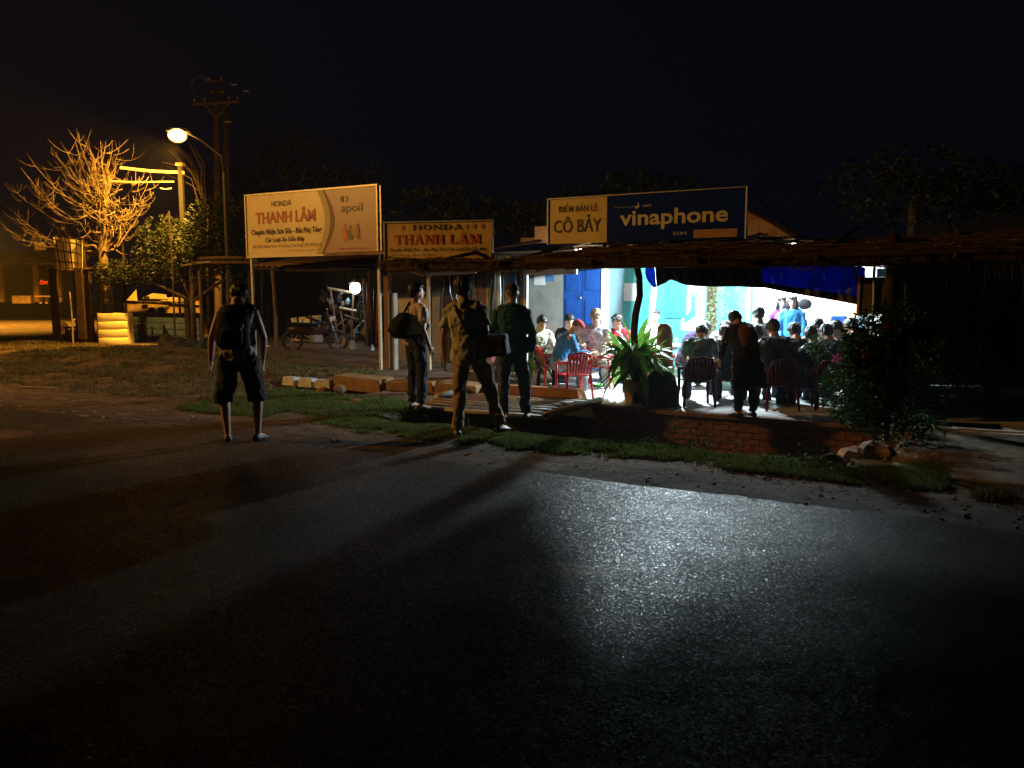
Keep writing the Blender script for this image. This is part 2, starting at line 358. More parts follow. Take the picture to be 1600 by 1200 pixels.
# cafe floor slab with its brick edge above the ditch
FLOOR = mat('white floor tiles', (.62, .63, .62), .5, .2, 3, .001, 30)
fl = MB(); fl.box((-1.6, 13.0, -.09), (8.9, 5.1, .2)); cf = fl.build('cafe_floor', FLOOR); cf.rotation_euler.z = -T; tag(cf, kind='structure')
wall = street('ditch_wall', 'orange brick retaining wall of the cafe terrace above the dark ditch', 'retaining wall', W(-4.35, 10.40, -.8))
MB().box((2.15, .10, .36), (4.3, .14, .72)).build('mortar_core', MORTAR, wall)
bm0 = MB().box((0, 0, 0), (.195, .05, .072)).mesh('brick'); bm0.materials.append(BRICK)
for r_ in range(9):
    for i in range(21):
        if r_ == 8 and random.random() < .15: continue
        o = link('brick', bm0, BRICK, wall); o.location = (.1+i*.205+(r_ % 2)*.1, .012+random.uniform(-.006, .006), .05+r_*.083); o.rotation_euler = (0, random.uniform(-.02, .02), random.uniform(-.03, .03))
MB().box((2.15, .06, .785), (4.34, .32, .05)).build('coping', mat('coping', (.2, .11, .07), .9, .4, 8, .004, 40), wall)

# grass
def grass(name, regions, n, h, seed, col, label):
    rng = random.Random(seed); m = MB()
    def dens(u, v): return noise.noise(Vector((u*.9, v*1.6, seed)))+.75*noise.noise(Vector((u*3.5, v*3.5, seed+4)))+.4*noise.noise(Vector((u*11, v*11, seed+8)))+rng.gauss(0, .12)
    cnt = 0
    while cnt < n:
        u0, u1, v0, v1, thr = rng.choice(regions)
        u = rng.uniform(u0, u1); v = rng.uniform(v0, v1)
        e_ = min(v-v0, v1-v)/.25
        if dens(u, v) < thr+(.35*(1-e_) if e_ < 1 else 0): continue
        z = H(u, v)-.004
        for q in range(3):
            a = rng.uniform(0, 6.28); hh = h*rng.uniform(.5, 1.4); wd = .006*rng.uniform(.7, 1.5)*(1+ (v > 9)*.5)
            ux, vy = u+rng.gauss(0, .02), v+rng.gauss(0, .02); lx, ly = math.cos(a)*hh*.6, math.sin(a)*hh*.6
            px_, py_ = -math.sin(a)*wd, math.cos(a)*wd; o = len(m.v)
            m.v += [(ux-px_, vy-py_, z), (ux+px_, vy+py_, z), (ux+lx, vy+ly, z+hh)]; m.f.append((o, o+1, o+2))
        cnt += 1
    me = bpy.data.meshes.new(name); me.from_pydata(m.v, [], m.f); me.update()
    o = link(name, me, col); o.rotation_euler.z = -T; tag(o, label, 'grass', kind='stuff'); return o
GRASS = mat('short grass', (.115, .20, .045), .8, .5, 4, col2=(.10, .105, .04), trans=.25)
DGRASS = mat('dry grass', (.16, .14, .055), .8, .4, 3, trans=.2)
grass('verge_grass', [(-3.9, .1, 7.1, 8.15, -.22), (-6, -3.2, 7.0, 8.6, -.22), (-9.5, -5.2, 7.2, 9.75, -.12)], 60000, .045, 3, GRASS, 'short green grass along the strip between road and ditch')
grass('yard_edge_grass', [(-20, -9.4, 7.8, 12.6, .02), (-30, -13, 9, 15, .0), (.3, 4, 6.9, 7.7, .1)], 26000, .06, 8, DGRASS, 'sparse dry grass on the bank at the left')
# loose stones and litter on dirt
st = MB()
for i in range(420):
    u = random.uniform(-16, 3); v = random.choice([random.uniform(6.05, 7.2), random.uniform(6.1, 12)])
    if -7 < u < 0 and 8 < v: continue
    r_ = random.uniform(.006, .022); a = random.uniform(0, 3)
    st.ball((u, v, H(u, v)+r_*.3), (r_*1.3, r_, r_*.7), 5, Matrix.Rotation(a, 3, 'Z'), 4)
s_ = st.build('gravel', mat('pale stones', (.33, .28, .22), .9, .4, 9)); s_.rotation_euler.z = -T; tag(s_, 'loose pale gravel scattered along the road edge', 'gravel', kind='stuff')
# ================================================================ LARGE STRUCTURE
def uat(px, v): return UV(V(px, 458, v))[0]
# ---- cafe house: back wall in painted bays, doors, gable
house = street('cafe_house', 'cafe building with teal and grey walls behind the seated guests', 'building', W(0, 15.2, 0))
GREYW = mat('grey plaster', (.36, .36, .33), .9, .3, 3, .002, 20, col2=(.25, .235, .20))
BLUEW = mat('pale blue plaster', (.22, .36, .40), .85, .15, 3)
TEALW = mat('teal paint', (.05, .34, .34), .7, .2, 3, .001, 15)
TEAL2 = mat('deep teal paint', (.02, .19, .22), .6, .15, 3)
BLUED = mat('blue door paint', (.012, .085, .36), .45, .25, 5)
WHITEW = mat('white plaster', (.75, .75, .72), .8, .1, 3)
PAPER = mat('paper', (.82, .82, .80), .8, .05, 3)
INK = mat('blue ink', (.04, .14, .32), .8, .1)
def bay(px0, px1, ma, name='wall_panel', dy=0.0, z0=0.0, z1=2.42, parent=None):
    a, b = uat(px0, 15.2), uat(px1, 15.2)
    return MB().box(((a+b)/2, .06+dy, (z0+z1)/2), (b-a-.006, .12, z1-z0)).build(name, ma, parent or house)
bay(800, 880, GREYW); bay(952, 975, BLUEW); bay(975, 1106, TEALW); bay(1120, 1168, TEALW); bay(1186, 1215, WHITEW, dy=.01); bay(1215, 1400, WHITEW)
MB().box((uat(1408, 15.2), -1.9, 1.2), (.10, 3.6, 2.4)).build('light_blocking_wall', DWOOD, house)  # added wall, keeps the cafe light off the dark right end
bay(1106, 1120, DWOOD, 'corner_post', dy=-.08); bay(940, 952, WHITEP, 'door_post', dy=-.03)
for a, b in ((1168, 1173), (1173.5, 1177), (1177.5, 1186)): bay(a, b, (TEAL2, WHITEP, BLUETIN)[int(a) % 3], 'door_stile', dy=-.02)
for a, b in ((880, 910), (910.6, 940)):
    d = bay(a, b, BLUED, 'door', dy=.0)
    ua, ub = uat(a, 15.2), uat(b, 15.2)
    for z in (.25, .95, 1.65):
        MB().box(((ua+ub)/2, -.012, z+.27), (ub-ua-.14, .024, .52)).build('panel', BLUED, d)
MB().ball((uat(908, 15.2), -.03, 1.5), .028).build('handle', GALV, house)
MB().box((uat(843, 15.2), -.006, 1.95), (.26, .01, .36)).build('notice_paper', PAPER, house)
MB().box((uat(858, 15.2), -.003, 1.95), (.22, .004, .2)).build('blue_smear', mat('old blue paint', (.08, .2, .42), .8, .4), house)
MB().box((uat(988, 15.2), -.006, 1.62), (.36, .01, .36)).build('notice_paper', PAPER, house)
nb = MB().box((uat(1057, 15.2), -.015, 1.50), (.44, .03, .78)).build('notice_board', TEAL2, house)
MB().box((uat(1057, 15.2), -.034, 2.0), (.40, .01, .26)).build('blank_sheet', PAPER, house)
for i in range(9): MB().box((uat(1057, 15.2)+random.uniform(-.02, .02), -.033, 1.2+i*.075), (.34-random.random()*.1, .006, .018)).build('text_line', INK, house)
# white poster with a teal figure
po = MB().box((uat(1084, 15.2), -.008, 1.55), (.46, .012, 1.35)).build('poster', PAPER, house)
pm = MB(); pm.add([(uat(1084, 15.2)+x, -.018, 1.35+z) for x, z in ((-.16, -.35), (.05, -.2), (.04, .1), (.14, .32), (.10, .34), (.02, .16), (-.02, .3), (-.05, .3), (-.04, -.05), (-.18, -.28))], [tuple(range(10))]); pm.build('poster_figure', TEAL2, house)
# gable and roof of the house
g = MB(); gp = [house.rotation_euler.to_matrix().inverted() @ (V(px, py, 14.4)-house.location) for px, py in ((1168, 328), (1168, 386), (1262, 386), (1250, 378))]
g.add(gp+[q+Vector((0, .08, 0)) for q in gp], [(0, 1, 2, 3), (7, 6, 5, 4), (0, 3, 7, 4), (1, 5, 6, 2), (3, 2, 6, 7)]); g.build('gable', mat('gable plaster', (.42, .27, .15), .9, .4, 3, .003, 15), house)
MB().box((uat(900, 15.2)+1.3, .6, 2.5), (9.5, 1.5, .06), Euler((R(3), 0, 0))).build('roof', TIN, house)
mbx = MB().tube([gp[0]+Vector((-.05, -.03, .03)), gp[3]+Vector((.25, -.03, -.05))], .035, 6); mbx.build('barge_pole', DWOOD, house)
lf = V(846, 363, 14.8); s = street('roof_box', 'small orange lit board standing on the roof left of the yellow sign', 'board', lf)
MB().box((0, 0, -.05), (.28, .06, .34)).build('panel', mat('orange board', (.5, .32, .16), .8, .3), s)
MB().box((-.32, 0, -.16), (.32, .05, .12)).build('ledge', TIN, s)

backdrop = street('dark_backdrop', 'added black hut wall beyond the right end of the cafe', 'backdrop', W(uat(1415, 15.2), 17.2, 0))  # added black boards, cover the sky to keep the right end dark
for i in range(16): MB().box((.3+i*.62, (i % 2)*.03, 1.45), (.60, .05, 2.9+.06*((i*7) % 3))).build('board', BLACK, backdrop)
# ---- thatched canopy
cz0, cz1 = 2.04, 2.40
ua, ub = -8.1, 4.6
can = street('thatched_canopy', 'low canopy of brown thatch and sticks over the cafe terrace', 'canopy', W(0, 10.55, 0))
def roofz(v, u): return cz0+(cz1-cz0)*min(1, v/2.9)*(.25+.75*sm(-6.1, -5.4, u))+.035*math.sin(u*1.3)+.03*noise.noise(Vector((u*2, v*2, 1)))
MB().grid(lambda s_, t: (ua+(ub-ua)*s_, 4.7*t, roofz(4.7*t, ua+(ub-ua)*s_)-.03+(max(0, 4.7*t-2.9)*.02)), 60, 8, (0, 0, .03)).build('roof_mat', mat('matted thatch', (.10, .062, .035), .95, .5, 20, .01, 30), can)
th = MB(); rng = random.Random(4)
for i in range(5200):
    u = rng.uniform(ua-.1, ub); v = abs(rng.gauss(0, .9)) if i % 3 else rng.uniform(0, 3.0)
    if v > 3: continue
    L_ = rng.uniform(.12, .7); a = rng.gauss(0, .28)+(1.57 if rng.random() < .12 else 0)
    z = roofz(v, u)+rng.uniform(-.01, .10)*(1 if v > .12 else .7)-(rng.uniform(0, .12) if v < .12 else 0)
    p = Vector((u, v-.05, z)); d = Vector((math.cos(a), math.sin(a)*.5, rng.gauss(0, .07)))*L_/2
    r_ = rng.choice([.004, .005, .007, .012])
    th.tube([p-d, p+Vector((0, 0, rng.gauss(0, .012))), p+d], [r_, r_, r_*.6], 3)
th.build('thatch', STRAW, can)['kind'] = 'stuff'
th = MB()
for i in range(1500):      # loose ends that hang from the eave, longer at the right hand end
    u = rng.uniform(ua, ub); long_ = .34*sm(-1.4, .6, u)
    L_ = rng.uniform(.03, .10)+long_*rng.random(); v = rng.uniform(-.1, .12); z = roofz(0, u)+.02
    d = Vector((rng.gauss(0, .03), rng.gauss(0, .02), -L_)); th.tube([(u, v, z), Vector((u, v, z))+d], [.005+.004*long_*3, .002], 3)
th.build('hanging_thatch', STRAW, can)['kind'] = 'stuff'
for k_, (zz, r_, u0, u1, sag) in enumerate(((1.995, .04, ua, -2.0, .02), (1.985, .045, -4.9, ub, .02), (2.06, .04, -5.5, ub, .03))):
    n_ = 9; MB().tube([(u0+(u1-u0)*i/n_, -.02+.03*math.sin(i*1.9+k_), zz+sag*math.sin(i*1.3+k_)*.5) for i in range(n_+1)], [r_*(1+.15*math.sin(i*2)) for i in range(n_+1)], 7).build('eave_pole', DWOOD, can, True)
for i in range(9):
    u = ua+.7+i*1.5; MB().tube([(u, -.15, 2.03), (u+.05, 2.2, 2.42), (u, 4.6, 2.72)], .035, 6).build('rafter', DWOOD, can, True)
def crook(px, pyb, v, r_, top=2.08, wob=.03, name='post', ma=DWOOD, zb=0.0):
    p = V(px, 458, v); u = UV(p)[0]; k_ = px*.7
    return MB().tube([(u+wob*math.sin(k_+i*1.4)*(i/8 if i < 6 else 1), v-10.55+wob*.6*math.cos(k_+i), zb+(top-zb)*i/8) for i in range(9)], [r_*(1.1-.15*i/8) for i in range(9)], 8).build(name, ma, can, True)
crook(995, 560, 10.75, .052, wob=.045); crook(1390, 520, 10.8, .075, wob=.02); crook(1365, 520, 10.9, .018, wob=.01, ma=GALV)
crook(1418, 520, 11.6, .04)
crook(770, 600, 12.2, .04, top=2.3); crook(690, 560, 13.6, .03, top=2.3)
# ---- white frame of the cafe entrance
fr = street('entrance_frame', 'thin white painted frame at the left opening of the bright cafe', 'frame', W(0, 11.45, 0))
u0 = UV(G(822, 610))[0]; u1 = UV(V(905, 420, 11.45))[0]
MB().box((u0, 0, .99), (.065, .05, 1.98)).build('post', WHITEP, fr); MB().box(((u0+u1)/2, .0, 1.935), (u1-u0-.07, .05, .08)).build('rail', WHITEP, fr)
MB().tube([(u1+.28, 2.6, 0), (u1+.35, 2.5, 1.1), (u1+.42, 2.55, 2.35)], .05, 8).build('rear_post', WHITEP, fr)

# ---- motorbike shop: brown back wall, tin side panels
shop = street('repair_shop', 'dark motorbike repair shop with brown plaster wall under the small yellow sign', 'building', W(0, 14.6, 0))
BROWNW = mat('brown plaster', (.22, .17, .10), .9, .35, 3, .003, 20)
def sbay(px0, px1, ma, z0, z1, v=14.6, name='wall_panel', th_=.08):
    a, b = uat(px0, v), uat(px1, v); return MB().box(((a+b)/2, v-14.6, (z0+z1)/2), (b-a-.004, th_, z1-z0)).build(name, ma, shop)
sbay(604, 668, BROWNW, 0, 2.45); sbay(676, 692, BROWNW, 0, 2.45); sbay(694, 740, DWOOD, 0, 2.45)
MB().box((uat(640, 14.6), -.03, 1.12), (1.0, .03, .7)).build('render_patch', mat('ochre plaster', (.40, .29, .12), .9, .3, 4, .002, 30), shop)
sbay(602, 609, mat('brown post', (.24, .13, .07), .8, .3), 0, 2.45, 12.9, 'door_jamb', .12); sbay(610, 618, CONC, 0, 1.6, 12.75, 'concrete_post', .12)
MB().box((uat(640, 13.2), -1.4, 2.46), (2.2, 2.6, .05), Euler((R(5), 0, 0))).build('roof', TIN, shop)
# the front frame, lit white by the cafe
fr2 = street('porch_frame', 'pale post and beam of the repair shop behind the standing men', 'frame', W(0, 13.0, 0))
ua2, ub2 = uat(670, 13.0), uat(742, 13.0)
MB().box((ua2, 0, 1.0), (.055, .05, 2.0)).build('post', mat('cream post', (.6, .52, .34), .6, .3, 8), fr2)
MB().box(((ua2+ub2)/2+.03, 0, 1.99), (ub2-ua2, .05, .07), Euler((0, R(-1.5), 0))).build('beam', WHITEP, fr2)
# loops of wire on the wall
for i, (a, b) in enumerate(((702, 716), (708, 724))):
    t = street('wire_loop', ('thin black wire hanging in a loop behind the man with the shoulder bag', 'second wire loop hanging nearer the tin sheets')[i], 'wire', V(a, 430, 13.6))
    m_ = MB().tube([(0, 0, 0), (.02+.05*i, 0, -.35), (.1, 0, -.55), (.19, 0, -.35), (.17, 0, 0.0)], .006, 5); m_.build('wire', GALV, t)
# tin and fabric screen between shop and cafe
scr = street('tin_screen', 'screen of upright corrugated sheets between repair shop and cafe', 'screen', W(0, 13.4, 0))
cols = [TIN, mat('rust red tin', (.28, .10, .05), .6, .4, 4), BLUETIN, mat('blue tin', (.05, .16, .42), .5, .3, 4), BLUETIN, mat('pale tin', (.45, .5, .5), .5, .3, 5), mat('blue tin', (0, 0, 0)), TIN, BROWNW]
pxs = [742, 751, 760, 769, 778, 788, 797, 806, 813, 820]
for i in range(9):
    a, b = uat(pxs[i], 13.4), uat(pxs[i+1], 13.4); n_ = 12
    MB().grid(lambda s_, t: (a+(b-a)*s_, .012*math.sin(s_*n_*1.57)+.02*(i % 2), 2.32*t), n_, 2, .004).build('sheet', cols[i], scr, True)
# dry feather-like palm strip hanging in front of it
pf = street('palm_strip', 'pale shredded palm frond hanging on the tin screen', 'palm frond', V(781, 420, 13.1)); m_ = MB()
m_.tube([(0, 0, .05), (.02, 0, -.5), (-.04, 0, -1.15)], [.012, .01, .006], 5); m_.build('rib', WHITEP, pf)
m_ = MB()
for i in range(70):
    z = -i*.0155; s_ = -1 if i % 2 else 1; L_ = .05+.05*math.sin(i*.045)+.02*random.random(); x = .02*math.sin(i*.03)
    m_.tube([(x, -.01, z), (x-abs(L_), -.03, z-.05 if s_ > 0 else z-.07)], [.006, .002], 3)
m_.build('leaflets', mat('dry palm', (.62, .58, .45), .7, .3), pf)['kind'] = 'stuff'

# ---- signboards
CREAM = mat('cream vinyl', (.74, .60, .34), .35, .12, 2.5); YEL = mat('yellow vinyl', (.58, .40, .14), .45, .3, 2.5)
INKD = mat('dark print', (.05, .035, .03), .5, .2); INKR = mat('red print', (.42, .03, .02), .5, .2)
PURP = mat('mauve vinyl', (.36, .22, .20), .4, .08, 1.5); MAROON = mat('maroon print', (.10, .025, .02), .5, .1)
def board(name, label, pl, pr, h, thick=.05):
    d = pr-pl; wd = Vector((d.x, d.y)).length
    return thing(name, label, 'signboard', pl, math.atan2(d.y, d.x)), wd
pl, pr = V(388, 401, 12.5), V(589, 391, 12.5); h1 = V(588, 286, 12.5).z-pr.z; pr.z = pl.z
s1, w1 = board('shop_billboard', 'large cream and mauve billboard on two posts left of the smaller yellow sign', pl, pr, h1)
MB().box((w1/2, .02, h1/2), (w1, .03, h1)).build('panel', CREAM, s1)
def fx(f): return f*w1
def fz(f): return (1-f)*h1
# mauve right-hand field with its curved edge
cv = [(.585+.085*math.sin(math.pi*(.12+.83*i/16)), i/16) for i in range(17)]
m_ = MB(); m_.v = [(fx(a), .0, fz(b)) for a, b in cv]+[(w1-.01, .0, fz(b)) for a, b in cv]
m_.f = [(i, i+1, 18+i, 17+i) for i in range(16)]; m_.v = [(x, .002, z) for x, y, z in m_.v]; m_.build('mauve_field', PURP, s1)
m_ = MB(); m_.v = [(fx(a-.003), -.002, fz(b)) for a, b in cv]+[(fx(a+.03-.022*abs(2*b-1)**1.5), -.002, fz(b)) for a, b in cv]; m_.f = [(i, i+1, 18+i, 17+i) for i in range(16)]; m_.build('maroon_band', MAROON, s1)
m_ = MB(); m_.v = [(fx(a-.045), -.001, fz(b)) for a, b in cv]+[(fx(a-.003), -.001, fz(b)) for a, b in cv]; m_.f = [(i, i+1, 18+i, 17+i) for i in range(16)]; m_.build('olive_band', mat('olive print', (.42, .34, .14), .5, .1), s1)
def L1(s_, a, b, c, d, ma, bold=.01, y=-.006, **k): lettering('lettering', s_, fx(a), fx(b), fz(d), fz(c), ma, s1, y, bold, **k)
L1('HONDA', .21, .37, .115, .205, INKD, .0); L1('THANH LÂM', .075, .555, .235, .47, mat('orange red print', (.50, .10, .02), .5, .3, 5), .025)
L1('Chuyên Nhận Sơn Sửa - Bán Phụ Tùng', .035, .60, .55, .675, INKD, .02); L1('Các Loại Xe Gắn Máy', .15, .465, .68, .795, INKD, .02)
L1('ĐC: Thôn 2 Xã Bình Thạnh - H Tuy Phong, T Bình Thuận - ĐT: 0979 072 252', .045, .60, .815, .88, INKD, .0)
MB().box((fx(.46), -.003, fz(.925)), (fx(.28), .002, .008)).build('red_line', INKR, s1)
L1('apoil', .75, .905, .235, .40, INKD, .0); L1('Dầu nhớt Singapore', .725, .96, .895, .945, INKR, .0)
m_ = MB(); m_.add([(fx(.765)+.07*math.cos(R(a)), -.004, fz(.165)+.065*math.sin(R(a))) for a in range(70, 291, 20)], [tuple(range(12))]); m_.build('logo_half', INKD, s1)
m_ = MB(); m_.add([(fx(.785)+.065*math.cos(R(a)), -.004, fz(.165)+.06*math.sin(R(a))) for a in range(-90, 91, 15)]+[(fx(.785)+.03*math.cos(R(a)), -.004, fz(.165)+.03*math.sin(R(a))) for a in range(90, -91, -15)], [tuple(range(26))]); m_.build('logo_half', MAROON, s1)
def flat(px_, pz_, pts, ma, name='printed_bottle', y=-.006): m_ = MB(); m_.add([(fx(px_)+x, y, fz(pz_)+z) for x, z in pts], [tuple(range(len(pts)))]); return m_.build(name, ma, s1)
bot = [(-.05, 0), (.05, 0), (.055, .2), (.025, .27), (.025, .33), (-.025, .33), (-.025, .27), (-.055, .2)]
flat(.775, .80, bot, mat('bottle red', (.55, .07, .03), .5, .2)); flat(.815, .79, [(x*1.1, z*.85) for x, z in bot], mat('bottle dark', (.09, .06, .05), .5, .2), y=-.007)
flat(.85, .74, [(.11*math.cos(R(a)), .12+.13*math.sin(R(a))) for a in range(0, 360, 24)], mat('bottle gold', (.40, .27, .08), .5, .4, 8), y=-.008); flat(.87, .78, [(x*.8, z*.9) for x, z in bot], mat('bottle brown', (.22, .07, .03), .5, .2), y=-.009)
flat(.775, .755, [(-.045, 0), (.045, 0), (.045, .09), (-.045, .09)], mat('bottle orange', (.6, .2, .05), .5, .2), 'printed_label', -.010)
FRM = mat('cream steel tube', (.66, .58, .42), .4, .2, 10, metal=.2)
for z in (-.015, h1+.015): MB().box((w1/2, .0, z), (w1+.02, .04, .03)).build('rail', FRM, s1)
for x in (-.025, w1+.03): MB().box((x, 0, h1/2), (.03, .04, h1+.06)).build('stile', FRM, s1)
MB().box((w1+.09, .03, h1/2), (.03, .03, h1)).build('stile', FRM, s1)
MB().box((.07, .03, -pl.z/2-.03), (.05, .05, pl.z)).build('post', FRM, s1)
MB().box((w1+.02, .03, -pl.z/2-.03), (.05, .05, pl.z)).build('post', FRM, s1)

pl, pr = D(603, 405, 14.6), D(768, 403, 14.15); pt = D(766, 345, 14.15); h2 = pt.z-pr.z; pr.z = pl.z
s2, w2 = board('shop_sign', 'small yellow sign with dark slab letters between the big billboard and the roof', pl, pr, h2)
MB().box((w2/2, .02, h2/2), (w2, .03, h2)).build('panel', YEL, s2)
def L2(s_, a, b, c, d, ma, **k): lettering('lettering', s_, a*w2, b*w2, (1-d)*h2, (1-c)*h2, ma, s2, -.004, **k)
L2('HONDA', .265, .735, .06, .215, INKD, slab=True); L2('THANH LÂM', .09, .895, .27, .60, INKR, slab=True)
L2('Chuyên Nhận Sơn - Bán Phụ Tùng Các Loại Xe Gắn Máy', .035, .96, .67, .82, INKD, bold=.02)
L2('ĐT: 0979.073252', .77, .965, .86, .93, INKD, bold=.02); L2('Tuy Phong - Bình Thuận', .06, .45, .86, .94, INKD, bold=.0)
FAD = mat('faded print', (.30, .17, .06), .6, .3, 10)
for f in (.17, .775, .845, .92): MB().box((f*w2, -.003, h2*.86), (.05, .004, h2*.12)).build('faded_mark', FAD, s2)
for z in (-.012, h2+.012): MB().box((w2/2, 0, z), (w2+.02, .045, .024)).build('rail', GALV, s2)
for x in (-.02, w2+.02): MB().box((x, 0, h2/2), (.024, .045, h2+.048)).build('stile', GALV, s2)

pl, pr = V(857, 390, 12.4), V(1163, 381, 12.4); zt = (V(857, 311, 12.4).z+V(1163, 294, 12.4).z)/2; pl.z = pr.z = 2.44; h3 = zt-2.44
s3, w3 = board('cafe_sign', 'long yellow and dark blue signboard standing on the thatched roof', pl, pr, h3)
wy = (V(948, 350, 12.4)-V(857, 350, 12.4)).length
DBLUE = mat('dark blue vinyl', (.003, .022, .24), .6, .15, 2, spec=.08); YEL3 = mat('bright yellow vinyl', (.66, .50, .18), .5, .2, 2); PALEY = mat('pale print', (.62, .56, .36), .5, .1)
MB().box((wy/2, .02, h3/2), (wy-.01, .03, h3)).build('yellow_panel', YEL3, s3); MB().box(((wy+w3)/2, .02, h3/2), (w3-wy, .03, h3)).build('blue_panel', DBLUE, s3)
def L3(s_, x0, x1, c, d, ma, bold=.012, **k): lettering('lettering', s_, x0, x1, (1-d)*h3, (1-c)*h3, ma, s3, -.004, bold, **k)
L3('ĐIỂM BÁN LẺ', .17*wy, .84*wy, .09, .30, INKD, .006); L3('CÔ BẢY', .09*wy, .91*wy, .37, .76, INKD, .015)
wb = w3-wy; bx = lambda f: wy+f*wb
L3('vinaphone', bx(.10), bx(.885), .33, .76, PALEY, .022); L3('Thương hiệu của', bx(.055), bx(.21), .235, .285, mat('grey print', (.35, .35, .38), .6), .0); L3('VNPT', bx(.27), bx(.34), .235, .28, PALEY, .0)
m_ = MB(); m_.add([(bx(.225)+x, -.004, h3*.74+z) for x, z in ((0, -.04), (.05, -.01), (.05, .05), (.02, .06), (.035, .02), (0, .0), (-.02, .02), (-.02, -.01))], [tuple(range(8))]); m_.build('logo', PALEY, s3)
L3('SIM', bx(.50), bx(.60), .83, .90, mat('grey print', (0, 0, 0)), .01)
MB().box((bx(.80), -.002, h3*.11), (.30*wb, .006, h3*.17)).build('price_patch', mat('tan print', (.42, .22, .12), .6, .2), s3)
MB().box((w3/2, 0, h3+.008), (w3+.02, .04, .016)).build('rail', GALV, s3)
for x in (-.012, w3+.012): MB().box((x, 0, h3/2), (.02, .045, h3+.03)).build('stile', WHITEP, s3)
MB().tube([(w3+.01, .02, h3), (w3+.5, .9, h3-.55)], .012, 6).build('stay', GALV, s3)
MB().box((w3*.3, .1, -.12), (.05, .05, .3)).build('strut', DWOOD, s3); MB().box((w3*.8, .1, -.12), (.05, .05, .3)).build('strut', DWOOD, s3)

# galvanised post beside the billboard
gp_ = thing('steel_post', 'tall bright steel pipe standing right of the billboard leg', 'post', G(606, 577)); MB().tube([(0, 0, 0), (-.02, 0, 2.45)], .045, 10).build('pipe', GALV, gp_, True); MB().tube([(-.02, 0, 2.45), (-.02, 0, 2.5)], .06, 10).build('cap', GALV, gp_)
# beam across the shop front
bmx = MB().tube([V(600, 421, 12.8), V(680, 420, 12.7), V(770, 421, 12.6), V(836, 418, 12.5)], [.045, .05, .04, .05], 7)
b_ = bmx.build('shop_lintel_log', DWOOD); tag(b_, 'rough dark log lying level under the small yellow sign', 'log')
for i, (a, b) in enumerate((((618, 417), (632, 414)), ((640, 424), (662, 431)), ((735, 410), (815, 416)))):
    b_ = MB().tube([V(*a, 12.55), V(*b, 12.5)], .014, 6).build('loose_stick', WOOD); tag(b_, ('short pale stick on the lintel log near the steel post', 'bent stick hanging below the lintel log', 'long thin stick lying on the roof edge right of the small sign')[i], 'stick')

# ---- tin awning behind the billboard
aw = street('tin_awning', 'sagging corrugated tin awning behind the large billboard', 'awning', W(0, 13.1, 0))
a0, a1 = uat(396, 13.1), uat(592, 13.1)
for i in range(5):
    p0 = a0+(a1-a0)*i/5; p1 = a0+(a1-a0)*(i+1)/5
    MB().grid(lambda s_, t: (p0+(p1-p0)*s_, 3.4*t, 2.22+.5*t+.022*math.cos(s_*16*math.pi*.5)+(.005 if i % 2 else 0)-.06*math.sin(math.pi*(i+s_)/5)), 32, 3, (0, 0, .004)).build('sheet', TIN, aw, True)
MB().tube([(a0, .02, 2.16), ((a0+a1)/2, 0, 2.08), (a1, .03, 2.14)], .03, 6).build('front_pole', DWOOD, aw)
for px, pyb, r_ in ((432, 560, .055), (580, 545, .05), (497, 525, .03)):
    p = G(px, pyb); u, v = UV(p); MB().tube([(u, v-13.1, 0), (u+.03, v-13.1, 1.1), (u-.04, v-13.1, 2.15+.15*max(0, v-13.1))], [r_, r_*.85, r_*.8], 8).build('post', WOOD if px == 432 else DWOOD, aw, True)

# ---- kerb stones and terrace front between dirt yard and verge
kb = [(-9.0, 10.62, 1.05, .24, -.02), (-7.95, 10.68, .95, .22, .03), (-7.0, 10.6, .8, .24, .0)]
OCH = mat('ochre concrete', (.30, .19, .09), .9, .35, 5, .006, 25)
for i, (u, v, L_, h_, a) in enumerate(kb):
    o = MB().box((0, 0, h_/2-.06), (L_, .42, h_), Euler((R(2), R(1.5*(-1)**i), a)), .96).build('kerb_block', OCH, None); o.location = W(u+.3, v, 0); o.rotation_euler.z = -T
    bev = o.modifiers.new('b', 'BEVEL'); bev.width = .02; bev.segments = 2
    tag(o, ('leftmost of the ochre concrete kerb blocks beside the dirt yard', 'middle ochre kerb block behind the man with crossed strap', 'right ochre kerb block behind the man with the shoulder bag')[i], 'kerb block', 'ochre kerb blocks along the yard')
o = MB().box((0, 0, .02), (1.9, .3, .3), Euler((R(-4), 0, 0)), .9).build('terrace_step', mat('orange clay', (.34, .16, .07), .95, .4, 6, .008, 20)); o.location = W(-5.55, 10.75, 0); o.rotation_euler.z = -T; tag(o, 'low orange clay step in front of the tin screen', 'step')
for i in range(3):
    o = MB().box((0, 0, .03), (.34, .2, .16), None, .9).build('white_kerb_stone', mat('whitewash', (.55, .56, .55), .9, .4, 8, .004, 30)); o.location = W(-10.25+i*.42, 10.5-.03*i, -.01); o.rotation_euler.z = -T+R(6*i-5)
    o.modifiers.new('b', 'BEVEL').width = .015
    tag(o, ('first worn white kerb stone right of the man in shorts', 'middle one of the worn white kerb stones by the pit', 'worn white kerb stone nearest the dark pit')[i], 'kerb stone', 'white kerb stones')

